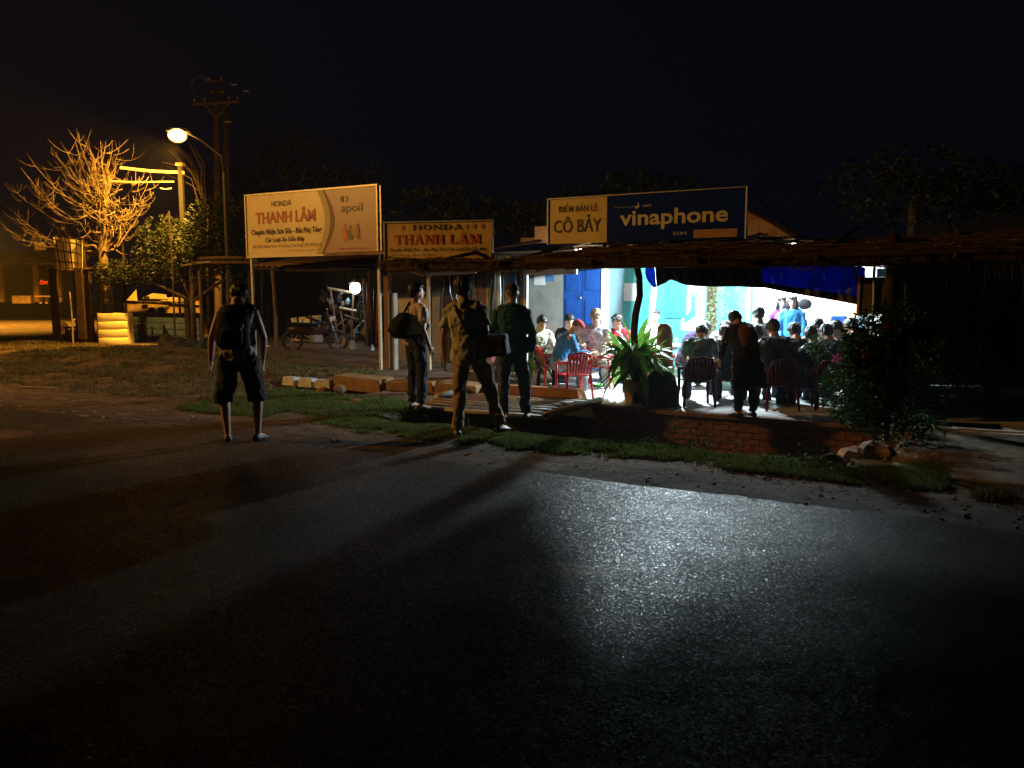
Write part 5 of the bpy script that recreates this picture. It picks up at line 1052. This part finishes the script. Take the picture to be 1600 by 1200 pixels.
class Rig:
    """joints of one figure; +y is the way it faces, z is up, metres for a 1.72 m adult"""
    def __init__(s, P): s.p = P; s.solve()
    def solve(s):
        P = s.p; pitch, roll, yaw = R(P.get('tp', 2)), R(P.get('tr', 0)), R(P.get('ty', 0))
        s.M = Euler((-pitch, roll, yaw), 'XYZ').to_matrix()      # leans forward with positive pitch
        s.pel = Vector((P.get('px', 0), P.get('py', 0), P.get('ph', .93)))
        ax, ay, az = s.M.col[0], s.M.col[1], s.M.col[2]; s.ax, s.ay, s.az = ax, ay, az
        bend = R(P.get('bend', 0)); s.M2 = s.M @ Euler((-bend, 0, 0)).to_matrix(); b = s.M2.col
        s.mid = s.pel+az*.22; s.chest = s.mid+b[2]*.24; s.bx, s.by, s.bz = b[0].copy(), b[1].copy(), b[2].copy()
        s.neck = s.chest+s.bz*.10
        s.HM = s.M2 @ Euler((R(-P.get('hp', 0)), R(P.get('hr', 0)), R(P.get('hy', 0))), 'XYZ').to_matrix()
        s.head = s.neck+s.bz*.015+s.HM.col[2]*.118+s.HM.col[1]*.02
        s.arm = {}; s.leg = {}
        for k, sx in (('l', -1), ('r', 1)):
            sh = s.chest+s.bx*sx*.175+s.bz*.0; a = P.get('a'+k, ((sx*.12, 0, -1), (sx*.05, .15, -1)))
            el = sh+Vector(a[0]).normalized()*.285; wr = el+Vector(a[1]).normalized()*.25
            hd = Vector(a[2] if len(a) > 2 else a[1]).normalized(); s.arm[k] = (sh, el, wr, hd)
            hp = s.pel+ax*sx*.092-az*.04; g_ = P.get('l'+k, ((sx*.06, 0, -1), (sx*.02, -.02, -1)))
            kn = hp+Vector(g_[0]).normalized()*.415; an = kn+Vector(g_[1]).normalized()*.40; s.leg[k] = (hp, kn, an, Vector(g_[2] if len(g_) > 2 else (sx*.25, 1, 0)).normalized())
def torso_rings(g, inf, t0, t1, flare=0.0, bust=0.0):
    prof = [(-.50, .20, .17), (-.38, .205, .17), (-.25, .20, .155), (-.13, .130, .095), (-.06, .165, .115), (.02, .168, .12), (.10, .152, .11), (.18, .145, .105), (.26, .155, .112), (.34, .168, .118), (.41, .170, .112), (.46, .155, .095), (.50, .11, .075), (.54, .062, .062)]
    out = []
    for t, a, b in prof:
        if t < t0-.001 or t > t1+.001: continue
        if t < -.1 and t0 < -.2: a, b = max(a, .19), max(b, .15)
        if t <= .22: c, X, Y = g.pel+g.az*t, g.ax, g.ay
        else: c, X, Y = g.mid+g.bz*(t-.22), g.bx, g.by
        k = flare*max(0, (.1-t)/.2); out.append((c, X*(a+inf+k), Y*(b+inf+k)))
    return out
def finger(m, base, d, up, L_, r_, curl):
    side = d.cross(up).normalized(); pts = [base-d*.015]; dd = d.copy(); p = base.copy(); pts.append(p.copy())
    for k, f in enumerate((.45, .32, .23)):
        p = p+dd*L_*f; pts.append(p.copy()); dd = (Matrix.Rotation(R(-curl*(1 if k < 2 else .8)), 3, side) @ dd)
    m.tube(pts, [r_, r_*1.05, r_, r_*.88, r_*.6], 6)
def person(loc, face, pose, label, shirt, pants, hair='short', skin=None, H_=1.70, sleeves='short', legs='long', shoes=None, haircol=None, extra=None, hem=0.0, fine=False, shirt_bag=0.0, wr_=1.0, shirtlen=-.10, group=None, collar=False):
    g = Rig(pose); skin = skin or SKIN; t = thing('person', label, 'person', (0, 0, 0), R(face), group); k_ = H_/1.72
    vb, vc = (.010, .013) if fine else (.014, .018)
    # ---- body
    m = MB(); m.rings(torso_rings(g, 0, -.13, .54), 16)
    m.tube([g.chest+g.bz*.03, g.neck+g.bz*.03, g.head-g.HM.col[2]*.05], [.072, .062, .060], 12)
    hm = g.HM; hx, hy, hz = hm.col
    m.ball(g.head+hz*.015-hy*.008, (.082, .102, .112), 16, hm, 12); m.ball(g.head+hy*.028-hz*.045, (.063, .068, .078), 12, hm)     # skull and jaw
    m.tube([g.head+hy*.092+hz*.02, g.head+hy*.114-hz*.018, g.head+hy*.095-hz*.03], [.009, .015, .010], 8)                            # nose
    m.ball(g.head+hy*.083-hz*.062, (.026, .018, .011), 8, hm); m.ball(g.head+hy*.078+hz*.03, (.05, .018, .012), 8, hm); m.ball(g.head+hy*.068-hz*.10, (.026, .022, .018), 8, hm)
    for sx in (-1, 1): m.ball(g.head+hx*sx*.084-hz*.01-hy*.005, (.010, .020, .030), 8, hm)
    for sx in (-1, 1): m.tube([g.chest+g.bz*.03, g.chest+g.bx*sx*.12+g.bz*.015, g.chest+g.bx*sx*.17], [.07, .062, .056], 10)
    for k in 'lr':
        sh, el, wr, hd = g.arm[k]; m.ball(sh, .056, 10)
        m.tube([sh, sh.lerp(el, .4), el, el.lerp(wr, .3), wr], [.052, .048, .039, .041, .027], 10)
        side = hd.cross(g.ay).normalized() if abs(hd.dot(g.ay)) < .9 else g.ax
        m.ball(wr+hd*.045, (.022, .040, .050), 8, Matrix((hd.cross(g.by).normalized(), hd.cross(hd.cross(g.by)).normalized(), hd)).transposed())
        hp, kn, an, ft = g.leg[k]
        m.tube([hp+Vector((0, 0, .03)), hp.lerp(kn, .3), hp.lerp(kn, .75), kn, kn.lerp(an, .3), kn.lerp(an, .75), an], [.088, .084, .062, .053, .056, .038, .036], 12)
        m.tube([an-ft*.045-Vector((0, 0, .035)), an+ft*.03-Vector((0, 0, .035)), an+ft*.15-Vector((0, 0, .055))], [.035, .038, .024], 8)
    me = remesh(m, vb, 5)
    fm = MB()
    for k, sx in (('l', -1), ('r', 1)):
        sh, el, wr, hd = g.arm[k]; pal = hd.cross(hd.cross(g.by)).normalized(); acr = hd.cross(pal).normalized(); curl = pose.get('curl', 22)
        if acr.dot(g.by) < 0: acr = -acr
        for i, L_ in enumerate((.070, .080, .074, .058)): finger(fm, wr+hd*.082+pal*(-.030+.020*i), (hd+pal*(-.12+.08*i)).normalized(), acr if False else pal, L_, .0088, 0) if False else finger(fm, wr+hd*(.082-.004*abs(i-1.2))+pal*(-.030+.020*i), (hd+pal*(-.12+.08*i)).normalized(), acr, L_, .0088, curl)
        finger(fm, wr+hd*.03-pal*.030, (hd*.75-pal*.55+acr*.25).normalized(), acr, .066, .0105, 12)
    bm = bmesh.new(); bm.from_mesh(me); fme = fm.mesh('f', True); bm.from_mesh(fme); bm.to_mesh(me); bm.free(); bpy.data.meshes.remove(fme)
    me.polygons.foreach_set('use_smooth', [True]*len(me.polygons)); me.materials.clear(); body = link('body', me, skin, t)
    # face
    if abs(((face+pose.get('hy', 0)+180) % 360)-180) > 30 or True:
        e = MB()
        for sx in (-1, 1): e.ball(g.head+hx*sx*.030+hy*.086+hz*.008, (.012, .006, .006), 8, hm, 5); e.tube([g.head+hx*sx*.016+hy*.094+hz*.032, g.head+hx*sx*.048+hy*.083+hz*.034], [.005, .003], 5)
        e.build('eyes', DARKEYE, t, True); MB().ball(g.head+hy*.098-hz*.062, (.022, .007, .007), 8, hm, 5).build('mouth', LIP, t, True)
    # ---- hair
    hc = haircol or HAIR; m = MB()
    if hair in ('short', 'long', 'bob'):
        m.ball(g.head+hz*.040-hy*.022, (.096, .106, .100), 14, hm, 10); m.ball(g.head-hz*.005-hy*.055, (.082, .062, .085), 12, hm); m.ball(g.head+hz*.085+hy*.03, (.07, .07, .035), 10, hm)
        for sx in (-1, 1): m.tube([g.head+hx*sx*.076+hz*.04+hy*.02, g.head+hx*sx*.08-hy*.012+hz*.0], [.02, .010], 6)
        if hair == 'bob': m.ball(g.head-hz*.035-hy*.055, (.092, .06, .085), 12, hm)
        if hair == 'long':
            m.tube([g.head-hy*.05, g.head-hy*.085-hz*.13, g.head-hy*.10-hz*.28, g.head-hy*.09-hz*.40], [.075, .085, .075, .03], 10)
            for sx in (-1, 1): m.tube([g.head+hx*sx*.07, g.head+hx*sx*.085-hz*.12, g.head+hx*sx*.085-hz*.25], [.035, .035, .015], 8)
        hm_ = remesh(m, .009 if fine else .012, 2); wrinkle(hm_, .013, 34, len(label), .4, 0); link('hair', hm_, hc, t)
    if hair == 'cap':
        m.ball(g.head+hz*.02-hy*.035, (.082, .085, .085), 12, hm, 8); hm_ = remesh(m, .012, 2); link('hair', hm_, hc, t)
    # ---- shirt
    m = MB(); inf = .018+shirt_bag; m.rings(torso_rings(g, inf, shirtlen, .50, hem), 18)
    for k, sx in (('l', -1), ('r', 1)):
        sh, el, wr, hd = g.arm[k]; m.tube([g.chest+g.bz*.025, g.chest+g.bx*sx*.12+g.bz*.012, sh], [.08, .078, .068+shirt_bag*.4], 10)
        if sleeves == 'none': continue
        if sleeves == 'short': m.tube([sh-(el-sh)*.05, sh.lerp(el, .35), sh.lerp(el, .68)], [.067, .064, .066+shirt_bag], 12)
        else: m.tube([sh-(el-sh)*.05, sh.lerp(el, .5), el, el.lerp(wr, .5), el.lerp(wr, .96)], [.068, .062, .057, .05, .044], 12)
    sm_ = remesh(m, vc, 3); wrinkle(sm_, .019*wr_, 9, len(label), .75); link('jacket' if sleeves == 'coat' else 'shirt', sm_, shirt, t)
    if collar:
        c_ = g.neck-g.bz*.005; MB().rings([(c_-g.bz*.03, g.bx*.088, g.by*.080), (c_+g.bz*.018-g.by*.004, g.bx*.072, g.by*.070), (c_+g.bz*.020-g.by*.004, g.bx*.066, g.by*.064), (c_-g.bz*.02, g.bx*.070, g.by*.066)], 14, False).build('collar', shirt, t, True)
    # ---- trousers
    m = MB(); m.rings(torso_rings(g, .016, -.13, .10), 16)
    for k in 'lr':
        hp, kn, an, ft = g.leg[k]
        if legs == 'long': m.tube([hp+Vector((0, 0, .04)), hp.lerp(kn, .35), kn, kn.lerp(an, .5), kn.lerp(an, .97)], [.108, .10, .078, .070, .068], 12)
        else: m.tube([hp+Vector((0, 0, .04)), hp.lerp(kn, .5), kn, kn.lerp(an, .12)], [.112, .108, .10, .10], 12)
    tm = remesh(m, vc, 3); wrinkle(tm, .020*wr_, 8, len(label)+3, .8); link('trousers' if legs == 'long' else 'shorts', tm, pants, t)
    # ---- shoes
    for k in 'lr':
        hp, kn, an, ft = g.leg[k]; m = MB(); z = Vector((0, 0, 1)); b0 = an-z*.045
        sd = ft.cross(z)
        m.rings([(b0-ft*.075+z*.0, sd*.03, z*.03), (b0-ft*.04, sd*.042, z*.042), (b0+ft*.05-z*.006, sd*.044, z*.038), (b0+ft*.13-z*.018, sd*.048, z*.026), (b0+ft*.19-z*.024, sd*.03, z*.016)], 10)
        m.build('shoe', shoes or BLACK, t, True)
    # rest the figure on the ground
    low = min((g.leg[k][2].z for k in 'lr'))-.088
    if extra: extra(t, g)
    t.scale = (k_,)*3; t.location = (loc.x, loc.y, loc.z-low*k_ if 'drop' not in pose else loc.z)
    return t
def cl(name, col, var=.2, **k): return mat(name, col, .85, var, 7, .0025, 70, **k)
# ---- things carried, built on the figure but standing as things of their own
def own(src_t, m, name, ma, label, cat, k_=1.0, parts=()):
    t = thing(name, label, cat, src_t.location, src_t.rotation_euler.z); t.scale = src_t.scale
    link('main_body', m, ma, t)
    for nm, mm, mma in parts: link(nm, mm, mma, t)
    return t
# man in shorts at the road edge
SH = dict(tp=4, bend=6, hp=38, al=((-.36, -.05, -1), (-.12, .22, -1)), ar=((.34, -.05, -1), (-.12, .35, -1)), ll=((-.16, .0, -1), (.06, -.04, -1), (-.2, 1, 0)), lr=((.24, .0, -1), (-.02, -.04, -1), (.35, 1, 0)))
h1p = person(G(377, 690), 8, SH, 'man in dark shorts and tank top seen from behind at the road edge', cl('pale vest', (.34, .30, .26)), cl('dark shorts', (.03, .032, .03)), H_=1.72, sleeves='none', legs='short', fine=True, shoes=mat('sandal', (.04, .04, .045), .6), shirt_bag=.01)
g = Rig(SH); m = MB()
m.rings([(g.pel+g.az*.06-g.ay*.20, g.ax*.13, g.ay*.07), (g.pel+g.az*.12-g.ay*.21, g.ax*.17, g.ay*.10), (g.pel+g.az*.26-g.ay*.21, g.ax*.175, g.ay*.11), (g.mid+g.bz*.20-g.by*.20, g.bx*.165, g.by*.095), (g.mid+g.bz*.29-g.by*.18, g.bx*.12, g.by*.06)], 18)
bpm = remesh(m, .014, 3); wrinkle(bpm, .008, 7, 3)
bpm.materials.append(BLACK)
pk_ = MB().rings([(g.pel+g.az*.12-g.ay*.31, g.ax*.11, g.ay*.03), (g.pel+g.az*.24-g.ay*.33, g.ax*.12, g.ay*.035), (g.mid+g.bz*.04-g.by*.31, g.bx*.10, g.by*.02)], 12).mesh('pocket', True); pk_.materials.append(BLACK)
stp = MB()
for sx in (-1, 1): stp.tube([g.chest+g.bx*sx*.10-g.by*.15-g.bz*.02, g.chest+g.bx*sx*.11+g.bz*.085, g.chest+g.bx*sx*.12+g.by*.13-g.bz*.03, g.mid+g.bx*sx*.15+g.by*.12, g.pel+g.ax*sx*.19-g.ay*.05+g.az*.12], [.022, .024, .022, .016, .014], 6)
stm = stp.mesh('shoulder_straps', True); stm.materials.append(BLACK)
refl = MB().box(g.pel+g.az*.30-g.ay*.33+g.ax*.12, (.018, .01, .05)).mesh('reflector'); refl.materials.append(WHITEP)
bpk = own(h1p, bpm, 'backpack', BLACK, 'black backpack on the back of the man in shorts', 'backpack', parts=(('pocket', pk_, BLACK), ('shoulder_straps', stm, BLACK), ('reflector', refl, WHITEP)))
# young man with the sling bag, turned to the right
S2 = dict(tp=-3, bend=4, hp=-2, hy=-12, al=((-.25, .05, -1), (.1, .7, -1)), ar=((.28, -.22, -1), (.05, .38, -.9)), ll=((-.06, .06, -1), (0, -.08, -1)), lr=((.10, -.02, -1), (.03, -.10, -1)))
h2p = person(G(652, 640), -48, S2, 'young man in pale t-shirt and dark jeans looking right with a bag on his back', cl('pale lilac shirt', (.62, .50, .46)), cl('dark jeans', (.03, .035, .055)), H_=1.70, fine=True, shoes=mat('dark shoe', (.07, .07, .075), .5), shirtlen=-.06)
g = Rig(S2); m = MB(); m.rings([(g.mid+g.by*-.24-g.bx*.05-g.bz*.16, g.bx*.11, g.by*.07), (g.mid-g.by*.26-g.bx*.06-g.bz*.06, g.bx*.17, g.by*.12), (g.mid-g.by*.24-g.bx*.03+g.bz*.08, g.bx*.16, g.by*.11), (g.mid-g.by*.19+g.bz*.19, g.bx*.09, g.by*.05)], 16)
bm_ = remesh(m, .013, 3); wrinkle(bm_, .007, 8, 5); bm_.materials.append(BLACK); s5 = MB().tube([g.mid-g.by*.20+g.bz*.17, g.chest-g.bx*.07+g.bz*.09-g.by*.05, g.chest-g.bx*.02+g.by*.13, g.mid+g.bx*.10+g.by*.15, g.pel+g.ax*.20+g.az*.12, g.mid-g.by*.22-g.bz*.15], [.02]*6, 6).mesh('strap', True); s5.materials.append(BLACK)
own(h2p, bm_, 'sling_bag', BLACK, 'black sling bag on the back of the young man looking right', 'bag', parts=(('strap', s5, BLACK),))
# man with the shoulder bag, legs apart
S3 = dict(tp=-4, tr=-5, bend=8, hp=-4, al=((-.22, -.05, -1), (.02, .1, -1)), ar=((.22, -.05, -1), (.0, .45, -.9)), ll=((-.04, .02, -1), (-.06, -.06, -1), (-.3, 1, 0)), lr=((.36, .10, -1), (.26, -.08, -1), (.5, 1, 0)))
h3p = person(G(733, 683), -6, S3, 'man in pale shirt and khaki trousers standing with legs apart and his back to us', cl('pale olive shirt', (.46, .43, .31)), cl('khaki trousers', (.36, .26, .15)), H_=1.74, fine=True, sleeves='short', shoes=mat('brown shoe', (.10, .07, .05), .5), hem=.02, shirt_bag=.016, shirtlen=-.13, collar=True)
g = Rig(S3); m = MB(); c = g.pel+g.ax*.27+g.az*.04-g.ay*.10
m.box(c, (.36, .19, .20), g.M @ Euler((0, R(-4), R(-10))).to_matrix()); m.box(c+Vector((0, 0, .10)), (.33, .16, .06), g.M)
bm_ = remesh(m, .013, 4); wrinkle(bm_, .006, 8, 2); bm_.materials.append(BLACK)
s5 = MB().tube([c+Vector((-.17, 0, .08)), g.mid-g.by*.16+g.bx*.03, g.chest-g.bx*.06-g.by*.14-g.bz*.02, g.chest-g.bx*.10+g.bz*.09, g.chest-g.bx*.04+g.by*.14, g.mid+g.bx*.1+g.by*.15, c+Vector((.1, .12, .08))], [.02]*7, 6).mesh('strap', True); s5.materials.append(BLACK)
hn = MB().tube([c+Vector((-.08, 0, .12)), c+Vector((-.02, 0, .17)), c+Vector((.07, 0, .16)), c+Vector((.12, 0, .11))], .011, 6).mesh('handle', True); hn.materials.append(BLACK)
bk_ = MB().box(c+Vector((.10, -.105, -.03)), (.04, .01, .03)).box(c+Vector((.17, -.08, -.06)), (.02, .02, .02)).mesh('buckle'); bk_.materials.append(WHITEP)
own(h3p, bm_, 'shoulder_bag', BLACK, 'bulky black shoulder bag at the hip of the man in khaki trousers', 'bag', parts=(('strap', s5, BLACK), ('handle', hn, BLACK), ('buckle', bk_, WHITEP)))
# man in the green jacket on the bridge
S4 = dict(tp=-2, bend=4, hp=2, hy=-8, al=((-.38, -.05, -1), (-.0, .30, -1)), ar=((.30, -.05, -1), (.02, .25, -1)), ll=((-.05, .03, -1), (-.01, -.06, -1)), lr=((.16, .06, -1), (.06, -.06, -1)))
def capx(t, g):
    hx, hy, hz = g.HM.col; m = MB(); m.ball(g.head+hz*.055-hy*.01, (.092, .108, .072), 14, g.HM, 8); m.rings([(g.head+hz*.035+hy*.08, hx*.07, hz*.012), (g.head+hz*.03+hy*.15, hx*.055, hz*.006)], 10); return m
def cap_own(t, g, ma, label):
    me = capx(t, g).mesh('crown', True); me.materials.append(ma); return own(t, me, 'cap', ma, label, 'cap')
h4p = person(G(800, 657), 3, S4, 'man in dark green jacket and jeans standing on the bamboo footbridge', cl('green jacket', (.025, .11, .065)), cl('blue jeans', (.075, .095, .14)), H_=1.68, fine=True, hair='cap', sleeves='long', shoes=mat('dark shoe', (0, 0, 0)), shirt_bag=.022, collar=True, haircol=mat('greying hair', (.12, .11, .10), .6, .4, 60))
cap_own(h4p, Rig(S4), cl('brown cap', (.07, .045, .035)), 'dark brown cap on the man in the green jacket')

# ---- the guests
def sit(tp=8, bend=10, hp=5, hy=0, **k):
    d = dict(ph=.44, tp=tp, bend=bend, hp=hp, hy=hy, al=((-.25, .45, -1), (.25, 1, .0)), ar=((.25, .45, -1), (-.25, 1, .0)), ll=((-.22, 1, -.05), (.0, .1, -1), (-.1, 1, 0)), lr=((.22, 1, -.05), (.0, .1, -1), (.1, 1, 0)), drop=1); d.update(k); return d
def seat(px, Y, face, pose, label, shirt, pants, **k):
    return person(Vector((D(px, 458, Y).x, Y, .012)), face, pose, label, shirt, pants, **k)
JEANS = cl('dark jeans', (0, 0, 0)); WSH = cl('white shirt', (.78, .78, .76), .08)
FLOR = mat('floral shirt', (.75, .74, .72), .85, .5, 16, col2=(.10, .07, .16))
p = seat(872, 13.0, -85, sit(tp=16, bend=14, hp=12, ph=.45), 'man in red cap and blue denim shirt seated left of the bright table', cl('denim shirt', (.03, .14, .30)), cl('grey trousers', (.2, .2, .22)), sleeves='long', hair='cap')
g0 = Rig(sit(tp=16, bend=14, hp=12, ph=.45)); cap_own(p, g0, cl('red cap', (.30, .05, .04)), 'dull red cap on the man in the denim shirt')
seat(884, 14.4, 195, sit(), 'man in black shirt facing the road in front of the blue door', cl('charcoal shirt', (.02, .022, .024)), JEANS, skin=SKIN2)
seat(932, 13.6, 172, sit(tp=4, ph=.46), 'light haired man in floral shirt seated facing the road', FLOR, cl('light shorts', (.5, .5, .48)), skin=SKIN2, haircol=BHAIR, H_=1.80)
seat(972, 14.3, 150, sit(hy=-30), 'man in red shirt with head turned, left of the crooked post', cl('red shirt', (.50, .03, .06)), JEANS)
seat(1023, 14.6, 178, sit(tp=2, ph=.49, bend=2, hp=0), 'man in white shirt with flat black hair before the teal wall', WSH, JEANS, skin=SKIN2)
seat(840, 14.0, 200, sit(hp=15), 'person in white shirt half hidden behind the long leaved plant', cl('cream shirt', (.7, .66, .55)), JEANS, skin=SKIN2)
seat(1073, 13.2, -65, sit(tp=18, bend=18, hp=30, ph=.48), 'person in dark purple shirt bent over with head down', cl('purple shirt', (.05, .035, .085)), JEANS, hair='bob')
seat(1098, 11.35, -12, sit(tp=22, bend=16, hp=22, hy=-20, ph=.46, lr=((.4, 1, -.05), (.05, .05, -1))), 'man in green grey t-shirt leaning forward on a red chair', cl('green grey shirt', (.17, .24, .22)), JEANS, H_=1.72)
seat(1134, 13.7, 165, sit(tp=14, bend=14, hp=34), 'man in white shirt looking down over the long table', WSH, JEANS, skin=SKIN)
seat(1151, 13.2, 150, sit(tp=14, bend=14, hp=30, hy=-20), 'dark haired man in beige shirt beside the man looking down', cl('beige shirt', (.6, .55, .48)), JEANS)
ST = dict(tp=16, bend=20, hp=24, hy=-15, al=((-.22, .25, -1), (.1, .6, -1)), ar=((.2, .3, -1), (-.1, .9, -.8)), ll=((-.06, .03, -1), (0, -.05, -1)), lr=((.1, .03, -1), (.02, -.05, -1)))
pS = person(G(1163, 652), 15, ST, 'standing person in long dark coat stooping with a brown bag', cl('dark coat', (.018, .016, .018)), JEANS, sleeves='long', hair='bob', H_=1.46, hem=.0, shirtlen=-.50, shirt_bag=.035)
g = Rig(ST); m = MB(); m.rings([(g.mid-g.by*.22-g.bx*.08-g.bz*.22, g.bx*.11, g.by*.07), (g.mid-g.by*.24-g.bx*.08-g.bz*.1, g.bx*.15, g.by*.11), (g.mid-g.by*.22-g.bx*.06+g.bz*.06, g.bx*.14, g.by*.10), (g.mid-g.by*.17-g.bx*.05+g.bz*.18, g.bx*.08, g.by*.05)], 16); bm_ = remesh(m, .014, 3); wrinkle(bm_, .006, 8, 5); BB = cl('brown bag', (.10, .045, .02)); bm_.materials.append(BB)
s5 = MB().tube([g.mid-g.by*.2-g.bx*.05+g.bz*.16, g.chest-g.bx*.1+g.bz*.08, g.chest-g.bx*.08+g.by*.14, g.mid+g.bx*.05+g.by*.15], [.016]*4, 6).mesh('strap', True); s5.materials.append(BB); own(pS, bm_, 'backpack', BB, 'brown backpack on the stooping person in the dark coat', 'backpack', parts=(('strap', s5, BB),))
seat(1191, 12.3, -5, sit(ph=.60, tp=6, hp=12), 'dark haired person in white shirt seen from behind, left of the woman in blue', cl('white blue shirt', (.55, .66, .70)), JEANS)
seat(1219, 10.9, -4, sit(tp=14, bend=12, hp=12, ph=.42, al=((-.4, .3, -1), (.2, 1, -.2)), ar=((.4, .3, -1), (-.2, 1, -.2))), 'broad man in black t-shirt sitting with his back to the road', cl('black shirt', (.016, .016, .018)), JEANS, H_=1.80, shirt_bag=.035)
WO = dict(tp=2, bend=4, hp=6, hy=10, al=((-.2, .1, -1), (.1, .5, -1)), ar=((.2, .1, -1), (-.1, .5, -1)))
def purple_half(t, g):
    pass
pw = person(Vector((D(1240, 458, 13.6).x, 13.6, .012)), 150, WO, 'long haired woman in bright blue jacket standing before the white wall', cl('bright blue jacket', (.05, .26, .62), .3), JEANS, hair='long', sleeves='long', H_=1.53, skin=SKIN2, hem=.02)
person(Vector((D(1221, 458, 13.9).x, 13.9, .012)), 170, WO, 'woman in purple top standing left of the woman in blue', cl('purple top', (.30, .08, .45)), JEANS, hair='long', sleeves='long', H_=1.52, skin=SKIN2)
seat(1258, 11.6, 8, sit(tp=12, bend=12, hp=14, ph=.40), 'stout dark figure seated between the man in black and the thin shrub', cl('black shirt', (0, 0, 0)), JEANS, sleeves='long', shirt_bag=.03)  # dark figures added here to cover the bright floor
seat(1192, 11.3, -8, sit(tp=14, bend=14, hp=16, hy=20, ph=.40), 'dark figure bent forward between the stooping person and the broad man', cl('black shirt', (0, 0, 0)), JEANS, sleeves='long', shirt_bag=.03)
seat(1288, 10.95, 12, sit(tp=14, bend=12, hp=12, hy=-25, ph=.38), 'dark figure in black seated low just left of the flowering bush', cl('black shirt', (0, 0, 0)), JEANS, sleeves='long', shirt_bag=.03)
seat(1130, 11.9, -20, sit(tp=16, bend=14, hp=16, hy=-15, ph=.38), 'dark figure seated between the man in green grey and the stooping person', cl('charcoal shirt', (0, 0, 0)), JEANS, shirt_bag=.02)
seat(1355, 12.4, 30, sit(tp=12, bend=12, hp=10, ph=.44), 'dark figure seated furthest right behind the flowering bush', cl('navy shirt', (.02, .03, .06)), JEANS, sleeves='long', shirt_bag=.02)
seat(1281, 12.1, -20, sit(ph=.46, tp=14, hp=16), 'dark haired person in grey patterned shirt behind the thin shrub', mat('grey patterned shirt', (.35, .38, .36), .85, .6, 22), JEANS)
seat(1309, 11.3, 5, sit(ph=.40, tp=14, hp=16), 'man in dark grey shirt on the dark red chair near the flowering bush', cl('dark grey shirt', (.07, .08, .10)), JEANS, sleeves='long')
seat(1338, 12.0, 70, sit(ph=.42, tp=12, hp=12), 'dark haired person facing left behind the flowering bush', cl('navy shirt', (.02, .03, .06)), JEANS, skin=SKIN2)
bpy.data.scenes.remove(TS)

# ================================================================ NIGHT AIR
hz = MB().box((0, 0, 0), (2, 2, 2)).build('haze', None); hz.scale = (335, 330, 6.6); hz.location = (10, 80, 4.6); hz['kind'] = 'stuff'
hm = bpy.data.materials.new('thin night haze'); hm.use_nodes = True; hn = hm.node_tree; hn.nodes.clear()
ho = hn.nodes.new('ShaderNodeOutputMaterial'); hv = hn.nodes.new('ShaderNodeVolumePrincipled'); hv.inputs['Density'].default_value = .0012; hv.inputs['Color'].default_value = (.9, .92, .95, 1); hv.inputs['Anisotropy'].default_value = .5
hn.links.new(hv.outputs[0], ho.inputs['Volume']); hz.data.materials.append(hm)
